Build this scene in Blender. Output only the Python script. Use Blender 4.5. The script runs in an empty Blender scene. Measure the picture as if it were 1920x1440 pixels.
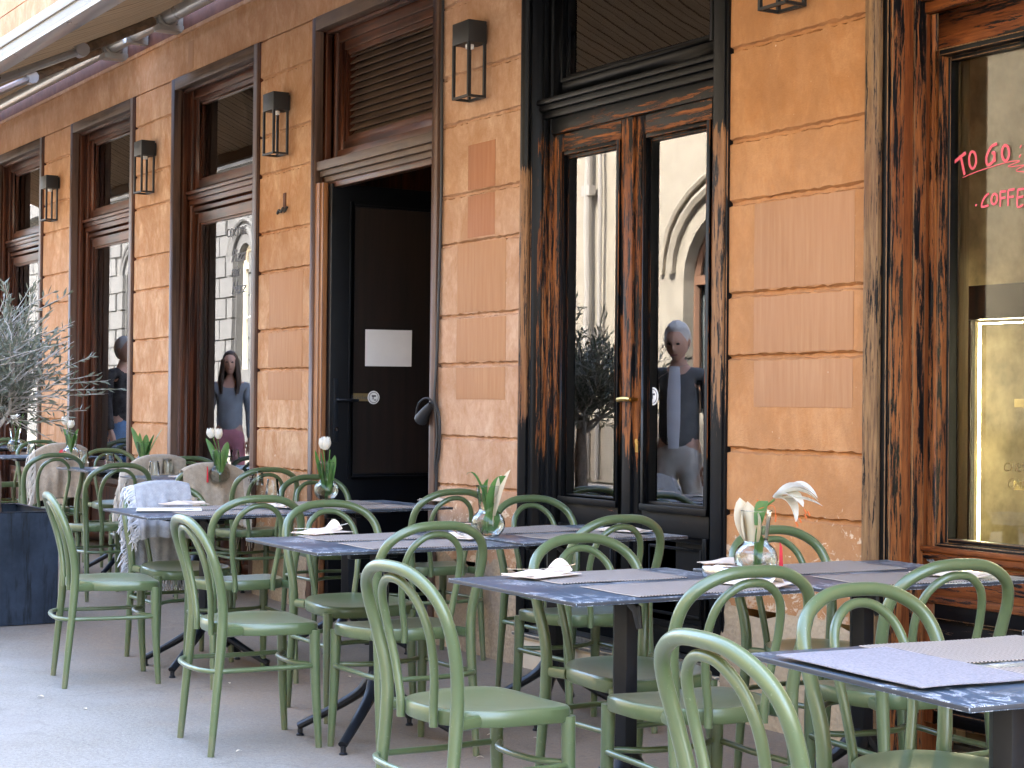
import bpy, bmesh, math, random
from mathutils import Vector, Matrix, Euler
S = bpy.context.scene
COL = S.collection
PI = math.pi
R = math.radians

# ------------------------------------------------------------------ camera
CX = Vector((0.5210, 0.8535, 0.0098)); CF = Vector((-0.8536, 0.5209, 0.0107))
CF.normalize(); CX = (CX - CX.dot(CF) * CF).normalized(); CU = CX.cross(CF)
CO = Vector((0.0, -4.299, 1.266)); FPX = 3240.7
cd = bpy.data.cameras.new('camera'); cam = bpy.data.objects.new('camera', cd); COL.objects.link(cam)
cam.matrix_world = Matrix(((CX.x, CU.x, -CF.x, CO.x), (CX.y, CU.y, -CF.y, CO.y), (CX.z, CU.z, -CF.z, CO.z), (0, 0, 0, 1)))
cd.sensor_fit = 'HORIZONTAL'; cd.sensor_width = 36.0; cd.lens = 36.0 * FPX / 1920.0
cd.clip_start = 0.05; cd.clip_end = 500.0
S.camera = cam

def at(u, v, axis, val):
    """point on the plane axis=val that the photo's pixel (u, v) shows"""
    d = CF * FPX + CX * (u - 960) - CU * (v - 720)
    t = (val - CO[axis]) / d[axis]
    return CO + d * t

# ------------------------------------------------------------------ world, sun, exposure
SUN_EL, SUN_AZ = R(46), R(14)          # azimuth measured from +Y (behind the cafe) towards +X
w = bpy.data.worlds.new('World'); S.world = w; w.use_nodes = True
wn = w.node_tree.nodes; wn.clear()
sky = wn.new('ShaderNodeTexSky'); sky.sky_type = 'NISHITA'; sky.sun_disc = False
sky.sun_elevation = SUN_EL; sky.sun_rotation = SUN_AZ; sky.air_density = .85; sky.dust_density = 4.0; sky.ozone_density = .5
bg = wn.new('ShaderNodeBackground'); bg.inputs['Strength'].default_value = 0.15
wo = wn.new('ShaderNodeOutputWorld')
w.node_tree.links.new(sky.outputs[0], bg.inputs[0]); w.node_tree.links.new(bg.outputs[0], wo.inputs[0])
sd = bpy.data.lights.new('sun', 'SUN'); sd.energy = 2.0; sd.angle = R(0.5); sd.color = (1.0, 0.97, 0.92)
so = bpy.data.objects.new('sun', sd); COL.objects.link(so)
sdir = Vector((math.sin(SUN_AZ) * math.cos(SUN_EL), math.cos(SUN_AZ) * math.cos(SUN_EL), math.sin(SUN_EL)))
so.rotation_euler = sdir.to_track_quat('Z', 'Y').to_euler(); so.location = (0, 20, 30)
S.view_settings.view_transform = 'Standard'; S.view_settings.look = 'None'
S.view_settings.exposure = 4.5; S.view_settings.gamma = 1.0
S.render.engine = 'CYCLES'
S.cycles.use_denoising = True
S.cycles.max_bounces = 9; S.cycles.diffuse_bounces = 4; S.cycles.glossy_bounces = 4
S.cycles.transmission_bounces = 6; S.cycles.transparent_max_bounces = 14
S.cycles.caustics_reflective = False; S.cycles.caustics_refractive = False
S.cycles.sample_clamp_indirect = 6.0

# ------------------------------------------------------------------ materials
class NT:
    def __init__(s, name):
        s.m = bpy.data.materials.new(name); s.m.use_nodes = True
        s.t = s.m.node_tree; s.t.nodes.clear()
        s.out = s.t.nodes.new('ShaderNodeOutputMaterial')
        s.co = None
    def n(s, typ, **kw):
        nd = s.t.nodes.new(typ)
        for k, v in kw.items(): setattr(nd, k, v)
        return nd
    def l(s, a, b): s.t.links.new(a, b)
    def vec(s, scale=(1, 1, 1), rot=(0, 0, 0), loc=(0, 0, 0)):
        if s.co is None: s.co = s.n('ShaderNodeTexCoord')
        mp = s.n('ShaderNodeMapping'); mp.inputs['Scale'].default_value = scale
        mp.inputs['Rotation'].default_value = rot; mp.inputs['Location'].default_value = loc
        s.l(s.co.outputs['Object'], mp.inputs[0]); return mp.outputs[0]
    def noise(s, scale=5, detail=4, rough=.55, vec=None, dist=0.0):
        nd = s.n('ShaderNodeTexNoise'); nd.inputs['Scale'].default_value = scale
        nd.inputs['Detail'].default_value = detail; nd.inputs['Roughness'].default_value = rough
        nd.inputs['Distortion'].default_value = dist
        s.l(vec if vec is not None else s.vec(), nd.inputs['Vector']); return nd.outputs[0]
    def ramp(s, fac, stops, mode='LINEAR'):
        r = s.n('ShaderNodeValToRGB'); r.color_ramp.interpolation = mode
        e = r.color_ramp.elements
        while len(e) < len(stops): e.new(0.5)
        for k, (p, c) in enumerate(stops):
            e[k].position = p; e[k].color = (c, c, c, 1) if not hasattr(c, '__len__') else (*c, 1)
        s.l(fac, r.inputs[0]); return r.outputs[0]
    def mix(s, fac, a, b, blend='MIX'):
        m = s.n('ShaderNodeMix', data_type='RGBA', blend_type=blend)
        for val, sock in ((fac, m.inputs[0]), (a, m.inputs[6]), (b, m.inputs[7])):
            if hasattr(val, 'links') or hasattr(val, 'is_linked'): s.l(val, sock)
            elif hasattr(val, '__len__'): sock.default_value = (*val, 1)
            else: sock.default_value = val
        return m.outputs[2]
    def math(s, op, a, b=None, c=None, clamp=False):
        m = s.n('ShaderNodeMath', operation=op, use_clamp=clamp)
        for k, val in enumerate((a, b, c)):
            if val is None: continue
            if hasattr(val, 'is_linked'): s.l(val, m.inputs[k])
            else: m.inputs[k].default_value = val
        return m.outputs[0]
    def z(s):
        if s.co is None: s.co = s.n('ShaderNodeTexCoord')
        sp = s.n('ShaderNodeSeparateXYZ'); s.l(s.co.outputs['Object'], sp.inputs[0]); return sp.outputs
    def maprange(s, v, a, b, c, d, smooth=True):
        m = s.n('ShaderNodeMapRange', interpolation_type='SMOOTHSTEP' if smooth else 'LINEAR')
        s.l(v, m.inputs[0])
        for k, x in enumerate((a, b, c, d)): m.inputs[k + 1].default_value = x
        return m.outputs[0]
    def bsdf(s, color, rough=.5, spec=.5, metal=0.0, bump=None, bump_str=.3, bump_dist=.002, **kw):
        b = s.n('ShaderNodeBsdfPrincipled')
        def put(sock, val):
            if hasattr(val, 'is_linked'): s.l(val, sock)
            elif hasattr(val, '__len__'): sock.default_value = (*val, 1)
            else: sock.default_value = val
        put(b.inputs['Base Color'], color); put(b.inputs['Roughness'], rough)
        put(b.inputs['Specular IOR Level'], spec); put(b.inputs['Metallic'], metal)
        for k, v in kw.items(): put(b.inputs[k.replace('_', ' ')], v)
        if bump is not None:
            bp = s.n('ShaderNodeBump'); bp.inputs['Strength'].default_value = bump_str; bp.inputs['Distance'].default_value = bump_dist
            s.l(bump, bp.inputs['Height']); s.l(bp.outputs[0], b.inputs['Normal'])
        s.l(b.outputs[0], s.out.inputs[0]); s.b = b
        return s.m

def plain(name, color, rough=.5, spec=.5, metal=0.0, var=.12, scale=14, bump=.0, **kw):
    t = NT(name); f = t.noise(scale, 5, .6)
    c = t.mix(t.ramp(f, [(.3, 0.0), (.7, 1.0)]), tuple(x * (1 - var) for x in color), tuple(min(1, x * (1 + var)) for x in color))
    r = t.math('MULTIPLY_ADD', f, .16, rough - .08)
    return t.bsdf(c, r, spec, metal, bump=f if bump else None, bump_str=bump, **kw)

def mat_stucco():
    t = NT('orange_stucco'); o = t.z()
    big = t.noise(1.3, 5, .6); mid = t.noise(7, 8, .68, t.vec((1, 1, .55)), .8); fine = t.noise(70, 6, .7, t.vec((1, 1, .5)))
    c = t.mix(t.ramp(mid, [(.40, 0.0), (.60, 1.0)]), (.43, .195, .078), (.63, .41, .24))
    c = t.mix(t.math('MULTIPLY', t.ramp(big, [(.4, 0.0), (.65, 1.0)]), .55), c, (.53, .305, .165))
    c = t.mix(t.math('MULTIPLY', t.ramp(fine, [(.42, 0.0), (.75, 1.0)]), .35), c, (.66, .50, .34))
    c = t.mix(t.math('MULTIPLY', t.maprange(o[0], -8.4, -7.9, 0.0, .75), t.maprange(o[0], -7.2, -6.6, 1.0, 0.0)), c, t.mix(mid, (.50, .305, .20), (.60, .42, .29)))   # pinker pier by the double door
    c = t.mix(t.maprange(o[0], -16.0, -12.5, .4, 0.0), c, (.54, .30, .17))
    c = t.mix(t.maprange(o[0], -7.0, -5.5, 0.0, .8), c, t.mix(mid, (.40, .165, .052), (.57, .29, .115)))   # deeper orange pier by the shop window
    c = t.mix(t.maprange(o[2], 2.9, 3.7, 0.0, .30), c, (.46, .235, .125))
    blot = t.noise(2.6, 9, .72, t.vec((1, 1, .8), loc=(5, 1, 2)), .7)
    c = t.mix(t.math('MULTIPLY', t.ramp(blot, [(.42, 0.0), (.62, 1.0)]), .62), c, (.33, .155, .062))
    c = t.mix(t.math('MULTIPLY', t.ramp(t.noise(24, 8, .75, t.vec((1, 1, .7)), .5), [(.42, 0.0), (.62, 1.0)]), .42), c, (.36, .17, .07))
    c = t.mix(t.math('MULTIPLY', t.ramp(t.noise(3.2, 6, .7, t.vec((3.2, 1, .35), loc=(1, 7, 3))), [(.46, 0.0), (.7, 1.0)]), .42), c, (.40, .20, .09))
    # worn, chipped plaster low down
    wear = t.math('ADD', t.noise(16, 9, .72, t.vec((1, 1, 1.4)), .6), t.maprange(o[2], .55, 1.15, .10, -.10))
    c = t.mix(t.ramp(wear, [(.63, 0.0), (.66, 1.0)]), c, (.68, .53, .36))
    stain = t.math('ADD', t.noise(5, 6, .7, t.vec((1, 1, .8))), t.maprange(o[2], .5, 1.3, .12, -.12))
    c = t.mix(t.math('MULTIPLY', t.ramp(stain, [(.52, 0.0), (.72, 1.0)]), .45), c, (.36, .17, .07))
    tiny = t.noise(42, 3, .5)
    c = t.mix(t.ramp(tiny, [(.755, 0.0), (.775, .7)]), c, (.75, .62, .47))
    h = t.math('ADD', t.noise(110, 6, .7), t.math('MULTIPLY', mid, .6))
    return t.bsdf(c, .88, .25, bump=h, bump_str=.8, bump_dist=.004)
def mat_patch(name='repainted_plaster', k=(1, 1, 1)):
    t = NT(name)
    st = t.noise(9, 5, .6, t.vec((5, 1, .35))); b = t.noise(3.5, 5, .6)
    c = t.mix(t.ramp(st, [(.3, 0.0), (.7, 1.0)]), (.36, .175, .080), (.43, .235, .118))
    c = t.mix(t.math('MULTIPLY', t.ramp(b, [(.4, 0.0), (.7, 1.0)]), .5), c, (.40, .20, .098))
    tiny = t.noise(30, 3, .5, t.vec((2, 1, .7)))
    c = t.mix(t.ramp(tiny, [(.76, 0.0), (.775, .9)]), c, (.8, .7, .6))
    c = t.mix(1.0, c, k, 'MULTIPLY')
    return t.bsdf(c, .8, .3, bump=st, bump_str=.15)
def mat_plinth():
    t = NT('rough_plinth'); o = t.z()
    f = t.noise(60, 6, .7); b = t.noise(4, 6, .65); v = t.n('ShaderNodeTexVoronoi'); v.inputs['Scale'].default_value = 55
    t.l(t.vec(), v.inputs['Vector'])
    c = t.mix(t.ramp(f, [(.35, 0.0), (.65, 1.0)]), (.30, .225, .15), (.50, .385, .25))
    c = t.mix(t.math('MULTIPLY', t.ramp(b, [(.4, 0.0), (.65, 1.0)]), .6), c, (.34, .27, .21))
    c = t.mix(t.math('MULTIPLY', t.maprange(o[0], -6.2, -4.9, 0.0, .6), 1.0), c, (.56, .43, .27))
    return t.bsdf(c, .92, .2, bump=t.math('ADD', f, v.outputs[0]), bump_str=.7, bump_dist=.004)
def mat_wood(name, grain, dark, light, amount=.5, rough=.35):
    """varnished window wood; grain 'z' runs up, 'x' runs along the wall"""
    t = NT(name); sc = {'z': (14, 14, .7), 'x': (.7, 14, 14)}[grain]
    g = t.noise(2.2, 7, .65, t.vec(sc)); b = t.noise(1.7, 5, .6, t.vec((2, 2, .7)))
    c = t.mix(t.ramp(g, [(.3, 0.0), (.75, 1.0)]), dark, tuple(x * 1.8 for x in dark))
    m = t.math('MULTIPLY', t.ramp(t.math('ADD', g, t.math('MULTIPLY', b, .8)), [(.80 - amount * .3, 0.0), (1.12, 1.0)]), .8)
    c = t.mix(m, c, light)
    return t.bsdf(c, t.math('MULTIPLY_ADD', b, .2, rough), .35, bump=g, bump_str=.12, bump_dist=.0015)
def mat_peel(name, grain, bias, zhi=None, zlo=None, lightw=(.36, .125, .032), darkw=(.085, .024, .008)):
    """old black paint peeling off orange brown wood; bias > 0 keeps more paint"""
    t = NT(name); o = t.z()
    sc = {'z': (15, 15, 1.25), 'x': (1.25, 15, 15)}[grain]
    n1 = t.noise(2.0, 10, .76, t.vec(sc), .35); n2 = t.noise(6, 8, .75, t.vec(sc, loc=(3, 5, 1)), .2)
    f = t.math('ADD', t.math('MULTIPLY', n1, .68), t.math('MULTIPLY', n2, .32))
    f = t.math('ADD', f, bias)
    if zhi: f = t.math('ADD', f, t.maprange(o[2], zhi - .25, zhi, 0.0, .5))
    if zlo: f = t.math('ADD', f, t.maprange(o[2], zlo - .45, zlo, .22, 0.0))
    k = t.ramp(f, [(.495, 0.0), (.515, 1.0)])
    g = t.noise(3.0, 8, .7, t.vec(tuple(x * 1.8 if x > 1 else x for x in sc)))
    wood = t.mix(t.ramp(g, [(.33, 0.0), (.68, 1.0)]), darkw, lightw)
    wood = t.mix(t.math('MULTIPLY', t.ramp(t.noise(1.4, 5, .6, t.vec((3, 3, .8))), [(.5, 0.0), (.7, 1.0)]), .6), wood, (.13, .035, .011))
    paint = t.mix(t.noise(30, 4), (.0020, .0025, .0034), (.0055, .0062, .0076))
    c = t.mix(k, wood, paint)
    h = t.math('ADD', t.math('MULTIPLY', k, 1.0), t.math('MULTIPLY', g, .35))
    r = t.mix(k, (.55, .55, .55), (.42, .42, .42))
    return t.bsdf(c, r, .2, bump=h, bump_str=.45, bump_dist=.002)
def mat_ground():
    t = NT('asphalt_pavement'); o = t.z()
    v = t.n('ShaderNodeTexVoronoi'); v.inputs['Scale'].default_value = 150; t.l(t.vec(), v.inputs['Vector'])
    f = t.math('ADD', t.math('MULTIPLY', t.noise(210, 4, .7), .5), t.math('MULTIPLY', t.noise(75, 5, .75), .5)); b = t.noise(.9, 6, .62); m = t.noise(5, 7, .65)
    c = t.mix(t.ramp(f, [(.38, 0.0), (.62, 1.0)]), (.135, .127, .106), (.29, .27, .22))
    c = t.mix(t.math('MULTIPLY', t.ramp(v.outputs[1], [(.2, 0.0), (.9, 1.0)]), .25), c, (.40, .385, .36))
    c = t.mix(t.math('MULTIPLY', t.ramp(b, [(.4, 0.0), (.65, 1.0)]), .35), c, (.34, .335, .325))
    dirt = t.math('ADD', t.math('MULTIPLY', m, .5), t.maprange(o[1], -2.3, -1.1, -.25, .40))
    c = t.mix(t.math('MULTIPLY', t.ramp(dirt, [(.1, 0.0), (.6, 1.0)]), .72), c, t.mix(m, (.19, .125, .072), (.30, .21, .13)))
    vc = t.n('ShaderNodeTexVoronoi', feature='DISTANCE_TO_EDGE'); vc.inputs['Scale'].default_value = .55; wv = t.n('ShaderNodeVectorMath', operation='ADD'); nz = t.n('ShaderNodeTexNoise'); nz.inputs['Scale'].default_value = 3.0; nz.inputs['Detail'].default_value = 6; t.l(t.vec(), nz.inputs['Vector']); sc_ = t.n('ShaderNodeVectorMath', operation='SCALE'); sc_.inputs['Scale'].default_value = .35; t.l(nz.outputs[1], sc_.inputs[0]); t.l(t.vec(), wv.inputs[0]); t.l(sc_.outputs[0], wv.inputs[1]); t.l(wv.outputs[0], vc.inputs['Vector'])
    c = t.mix(t.math('MULTIPLY', t.ramp(vc.outputs[0], [(0.0, 1.0), (.004, 0.0)]), .22), c, (.07, .064, .058))
    grit = t.noise(48, 6, .8); c = t.mix(t.math('MULTIPLY', t.ramp(grit, [(.52, 0.0), (.66, 1.0)]), .5), c, (.12, .112, .10)); c = t.mix(t.math('MULTIPLY', t.ramp(t.noise(60, 5, .8, t.vec(loc=(2, 9, 4))), [(.56, 0.0), (.68, 1.0)]), .45), c, (.40, .38, .33))
    st2 = t.noise(1.6, 7, .7, t.vec(loc=(3, 1, 0))); c = t.mix(t.math('MULTIPLY', t.ramp(st2, [(.46, 0.0), (.64, 1.0)]), .35), c, (.17, .155, .135))
    spot = t.noise(13, 6, .75); c = t.mix(t.math('MULTIPLY', t.ramp(spot, [(.6, 0.0), (.74, 1.0)]), .5), c, (.10, .092, .085))
    return t.bsdf(c, .86, .3, bump=t.math('ADD', f, v.outputs[0]), bump_str=.5, bump_dist=.002)
def mat_table():
    t = NT('slate_tabletop')
    n = t.noise(6, 9, .7, t.vec((1, 2.4, 1)), 1.6); b = t.noise(3, 5, .6)
    c = t.mix(b, (.030, .049, .072), (.064, .093, .127))
    vein = t.math('ABSOLUTE', t.math('SUBTRACT', n, .5))
    gate = t.ramp(t.noise(3.3, 4, .6, t.vec(loc=(4, 2, 0))), [(.43, 0.0), (.52, 1.0)])
    k = t.math('MULTIPLY', t.ramp(vein, [(.0, 1.0), (.032, 0.0)]), gate)
    c = t.mix(t.math('MULTIPLY', k, .9), c, (.62, .65, .68))
    return t.bsdf(c, t.math('MULTIPLY_ADD', b, .2, .24), .65)
def mat_mat(name, axis):
    """woven placemat, stripes across the given axis"""
    t = NT(name); o = t.z()
    s = t.math('FRACT', t.math('MULTIPLY', o[axis], 1 / .0105)); q = t.math('FRACT', t.math('MULTIPLY', o[1 - axis], 1 / .0055))
    k = t.ramp(s, [(0.0, 0.0), (.42, 0.0), (.5, 1.0), (.92, 1.0), (1.0, 0.0)])
    k2 = t.ramp(q, [(.0, .0), (.35, .6), (.7, .6), (1.0, 0.0)])
    dark = t.mix(k2, (.018, .014, .013), (.065, .050, .044))
    c = t.mix(k, dark, (.52, .445, .375))
    return t.bsdf(c, .6, .4, bump=t.math('ADD', k, k2), bump_str=.6, bump_dist=.0012)
def mat_glass(name, ior, tint=(.93, .96, .95)):
    """thin sheet of glass: mirror part by Fresnel, the rest passes straight through"""
    t = NT(name); fr = t.n('ShaderNodeFresnel'); fr.inputs[0].default_value = ior
    gl = t.n('ShaderNodeBsdfGlossy'); gl.inputs['Roughness'].default_value = 0.0; gl.inputs['Color'].default_value = (1, 1, 1, 1)
    wob = t.n('ShaderNodeBump'); wob.inputs['Strength'].default_value = .02; wob.inputs['Distance'].default_value = .02
    t.l(t.noise(1.6, 1, .5), wob.inputs['Height']); t.l(wob.outputs[0], gl.inputs['Normal'])
    tr = t.n('ShaderNodeBsdfTransparent'); tr.inputs['Color'].default_value = (*tint, 1)
    mx = t.n('ShaderNodeMixShader'); t.l(fr.outputs[0], mx.inputs[0]); t.l(tr.outputs[0], mx.inputs[1]); t.l(gl.outputs[0], mx.inputs[2])
    t.l(mx.outputs[0], t.out.inputs[0]); return t.m
def mat_emit(name, color, strength):
    t = NT(name); e = t.n('ShaderNodeEmission'); e.inputs[0].default_value = (*color, 1); e.inputs[1].default_value = strength
    t.l(e.outputs[0], t.out.inputs[0]); return t.m
def mat_fabric(name, color, sc=420):
    t = NT(name); o = t.z()
    a = t.math('SINE', t.math('MULTIPLY', o[0], sc)); b = t.math('SINE', t.math('MULTIPLY', o[2], sc * 1.1)); n = t.noise(40, 5, .7)
    c = t.mix(t.ramp(n, [(.3, 0.0), (.7, 1.0)]), tuple(x * .8 for x in color), tuple(min(1, x * 1.15) for x in color))
    return t.bsdf(c, .95, .15, bump=t.math('ADD', t.math('MULTIPLY', a, b), n), bump_str=.35, bump_dist=.0015, Sheen_Weight=.25)
def mat_brownstone():
    t = NT('mottled_brown_stone'); n = t.noise(1.1, 9, .7); m = t.noise(9, 7, .7)
    c = t.mix(t.ramp(n, [(.35, 0.0), (.65, 1.0)]), (.10, .082, .058), (.19, .16, .112)); c = t.mix(t.math('MULTIPLY', m, .5), c, (.30, .25, .17))
    return t.bsdf(c, .9, .2, bump=m, bump_str=.5)
def mat_awning():
    t = NT('beige_awning_fabric'); o = t.z()
    wob = t.math('ADD', o[0], t.math('MULTIPLY', t.noise(1.8, 4, .6, t.vec((1, 1, 1))), .12))
    s = t.math('FRACT', t.math('MULTIPLY', wob, 1 / .17))
    k = t.ramp(s, [(0.0, 1.0), (.09, .0), (.50, 0.0), (.54, .6), (.60, 0.0), (.93, 0.0), (1.0, 1.0)])
    n = t.noise(3, 6, .65, t.vec((6, .6, 1)))
    c = t.mix(n, (.30, .22, .14), (.54, .42, .29)); c = t.mix(t.math('MULTIPLY', k, .9), c, (.07, .048, .03))
    b = t.n('ShaderNodeBsdfDiffuse'); t.l(c, b.inputs[0]); tl = t.n('ShaderNodeBsdfTranslucent'); t.l(c, tl.inputs[0])
    mx = t.n('ShaderNodeMixShader'); mx.inputs[0].default_value = .45; t.l(b.outputs[0], mx.inputs[1]); t.l(tl.outputs[0], mx.inputs[2])
    t.l(mx.outputs[0], t.out.inputs[0]); return t.m
def mat_leaf(name, a, b, trans=.25):
    t = NT(name); n = t.noise(9, 3); c = t.mix(n, a, b)
    d = t.n('ShaderNodeBsdfPrincipled'); t.l(c, d.inputs['Base Color']); d.inputs['Roughness'].default_value = .45
    tl = t.n('ShaderNodeBsdfTranslucent'); t.l(c, tl.inputs[0]); mx = t.n('ShaderNodeMixShader'); mx.inputs[0].default_value = trans
    t.l(d.outputs[0], mx.inputs[1]); t.l(tl.outputs[0], mx.inputs[2]); t.l(mx.outputs[0], t.out.inputs[0]); return t.m
def mat_steel():
    t = NT('blackened_steel'); n = t.noise(2.5, 8, .7, t.vec((1, 1, .8))); g = t.noise(4, 6, .65, t.vec((1, 4, .5), loc=(2, 0, 0)))
    c = t.mix(t.ramp(n, [(.35, 0.0), (.7, 1.0)]), (.012, .019, .031), (.042, .060, .092))
    c = t.mix(t.ramp(g, [(.54, 0.0), (.64, .9)]), c, (.009, .011, .014))
    return t.bsdf(c, t.math('MULTIPLY_ADD', n, .3, .3), .5, .55)
def mat_chair():
    t = NT('olive_green_plastic'); n = t.noise(55, 4, .6); b = t.noise(4, 4); o = t.z()
    c = t.mix(b, (.074, .108, .044), (.098, .136, .056))
    c = t.mix(t.math('MULTIPLY', t.ramp(t.noise(90, 3, .6), [(.66, 0.0), (.72, 1.0)]), .35), c, (.22, .26, .17))   # scuffs
    dirt = t.math('ADD', t.noise(14, 5, .65), t.maprange(o[2], 0.0, .22, .18, -.25))
    c = t.mix(t.math('MULTIPLY', t.ramp(dirt, [(.5, 0.0), (.8, 1.0)]), .5), c, (.17, .145, .085))
    return t.bsdf(c, t.math('MULTIPLY_ADD', b, .14, .27), .6, bump=n, bump_str=.06, Coat_Weight=.35, Coat_Roughness=.25, Sheen_Weight=.14, Sheen_Roughness=.3)

M = {}
M['stucco'] = mat_stucco(); M['patch'] = mat_patch(); M['patch_red'] = mat_patch('red_brown_plaster', (.94, .82, .86)); M['plinth'] = mat_plinth(); M['ground'] = mat_ground()
M['wood_z'] = mat_wood('dark_varnished_wood', 'z', (.0135, .0042, .0028), (.12, .033, .011), .20, .30)
M['wood_x'] = mat_wood('dark_varnished_wood_rail', 'x', (.0150, .0050, .0034), (.12, .038, .015), .28, .26)
M['case_z'] = mat_wood('greyed_casing_wood', 'z', (.030, .0155, .011), (.15, .085, .055), .5, .42)
M['case_x'] = mat_wood('greyed_casing_wood_rail', 'x', (.030, .0175, .013), (.14, .09, .06), .5, .42)
M['peel_z'] = mat_peel('peeling_paint_stile', 'z', .005, 2.75, 1.15)
M['peel_x'] = mat_peel('peeling_paint_rail', 'x', .02, 2.80, .95)
M['peel_case'] = mat_peel('peeling_paint_casing', 'z', -.02, 2.6, 1.35, (.33, .17, .075), (.17, .085, .04))
M['shop_z'] = mat_peel('worn_orange_wood_stile', 'z', -.125, None, None, (.25, .072, .018), (.080, .019, .006))
M['shop_x'] = mat_peel('worn_orange_wood_rail', 'x', -.035, None, None, (.26, .080, .020), (.085, .022, .007))
M['shop_case'] = mat_peel('worn_casing_wood', 'z', -.045, None, None, (.30, .175, .08), (.10, .055, .03))
M['shop_panel'] = mat_peel('worn_panel_paint', 'x', .055, None, None, (.40, .25, .12), (.20, .10, .045))
M['shop_bead'] = mat_peel('worn_bead_wood', 'z', .0, None, None, (.36, .13, .038), (.15, .042, .013))
M['black'] = plain('black_paint', (.0016, .0019, .0028), .42, .2, 0, .35, 8, .1)
M['doorblue'] = plain('blue_black_door_paint', (.0018, .0024, .0040), .4, .3, 0, .25, 6)
M['doorpanel'] = mat_wood('dark_brown_door_panel', 'z', (.0050, .0032, .0024), (.015, .008, .0055), .3, .5)
M['glass'] = mat_glass('window_glass', 2.35); M['vessel'] = mat_glass('vase_glass', 1.35, (.95, .97, .96))
M['glass_dark'] = mat_glass('far_window_glass', 1.9, (.35, .38, .38))
M['chair'] = mat_chair(); M['table'] = mat_table()
M['metal'] = plain('anthracite_metal', (.0095, .012, .0165), .42, .5, .35, .2, 25)
M['metal_edge'] = plain('dark_table_edge', (.03, .033, .038), .5)
M['lantern'] = plain('dark_grey_lantern_metal', (.016, .0165, .017), .5, .5, .2, .1, 30)
M['mat_y'] = mat_mat('striped_placemat_weave', 1); M['mat_x'] = mat_mat('striped_placemat_weave_turned', 0)
M['mat_pale'] = plain('pale_lilac_placemat_weave', (.25, .235, .245), .7, .3, 0, .30, 190, .8)
M['napkin'] = plain('cream_napkin_cloth', (.74, .62, .50), .9, .2, 0, .08, 50, .2); M['ink'] = plain('dark_print_ink', (.07, .07, .08), .7)
M['steel'] = plain('brushed_cutlery_steel', (.55, .55, .55), .25, .5, 1.0, .08, 80)
M['brass'] = plain('worn_brass', (.60, .40, .13), .3, .5, 1.0, .2, 30)
M['paper'] = plain('white_paper', (.74, .72, .70), .8, .2, 0, .04, 6); M['menu'] = plain('cream_menu_card', (.80, .74, .62), .75, .2, 0, .05, 8)
M['blank_beige'] = mat_fabric('beige_blanket_wool', (.42, .34, .25)); M['blank_grey'] = mat_fabric('grey_blanket_wool', (.34, .345, .355))
M['fringe'] = plain('wool_fringe', (.62, .57, .49), .95, .1); M['fringe_grey'] = plain('grey_wool_fringe', (.55, .56, .58), .95, .1)
M['planter'] = mat_steel(); M['soil'] = plain('dark_soil', (.035, .024, .016), .95, .1, 0, .4, 40, .8)
M['bark'] = plain('olive_bark', (.22, .17, .13), .9, .2, 0, .35, 30, .7); M['twig'] = plain('grey_twig_bark', (.40, .36, .31), .85, .2, 0, .25, 40)
M['olive'] = mat_leaf('olive_leaf', (.095, .108, .066), (.215, .228, .168)); M['leaf'] = mat_leaf('tulip_leaf', (.055, .15, .035), (.13, .27, .06), .35)
M['petal'] = mat_leaf('cream_petal', (.80, .76, .64), (.90, .87, .78), .4); M['wilt'] = mat_leaf('wilted_petal', (.62, .50, .33), (.78, .70, .52), .3)
M['stamen'] = plain('orange_stamen', (.55, .12, .02), .6); M['red'] = plain('red_tag', (.62, .03, .045), .5)
M['rubber'] = plain('black_rubber_cable', (.012, .012, .013), .55); M['awning'] = mat_awning()
M['alu'] = plain('white_powder_coated_aluminium', (.25, .232, .205), .30, .5, 0, .03, 3); M['alu_grey'] = plain('grey_aluminium', (.36, .37, .39), .3, .5, .6, .08, 10)
M['sleeve'] = plain('brown_wrapped_sleeve', (.15, .105, .07), .7, .3, 0, .45, 12, .7)
M['cream_wall'] = plain('cream_render', (.25, .225, .178), .9, .2, 0, .12, 3, .2); M['grey_wall'] = plain('pale_grey_stone', (.095, .097, .096), .9, .2, 0, .10, 3, .3)
M['cream_trim'] = plain('cream_trim_paint', (.72, .66, .52), .7); M['brown_frame'] = plain('brown_window_paint', (.16, .085, .05), .6)
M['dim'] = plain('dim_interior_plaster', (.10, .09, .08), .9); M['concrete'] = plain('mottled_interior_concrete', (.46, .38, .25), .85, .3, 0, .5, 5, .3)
M['pale_wood'] = mat_wood('pale_interior_wood', 'z', (.18, .135, .075), (.42, .33, .19), .5, .6)
M['led'] = mat_emit('warm_led_strip', (1.0, .80, .46), 11.0); M['led_dim'] = mat_emit('warm_led_dots', (1.0, .78, .42), 1.6)
M['gold'] = plain('gold_lit_shelf', (.72, .55, .25), .35, .5, .3); M['togo'] = plain('red_window_marker', (.95, .14, .19), .6)
M['chalk'] = plain('yellow_chalk_marker', (.80, .70, .42), .7); M['writing'] = plain('dark_window_lettering', (.12, .12, .13), .6)
M['sticker'] = plain('white_sticker', (.78, .78, .76), .6); M['cream_step'] = plain('cream_step_tile', (.60, .50, .36), .6, .4, 0, .06, 12)
M['checker'] = plain('chequer_plate_steel', (.20, .20, .19), .4, .5, .8, .4, 60, .8)
M['skin'] = plain('skin', (.60, .36, .27), .55, .4, 0, .06, 20); M['grey_hair'] = plain('grey_hair', (.58, .57, .55), .8); M['brown_hair'] = plain('dark_brown_hair', (.055, .032, .02), .6)
M['jacket_grey'] = plain('grey_blue_jacket', (.24, .27, .31), .85, .2, 0, .15, 12); M['jacket_dark'] = plain('charcoal_jacket', (.13, .135, .14), .85, .2, 0, .2, 12)
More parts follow.
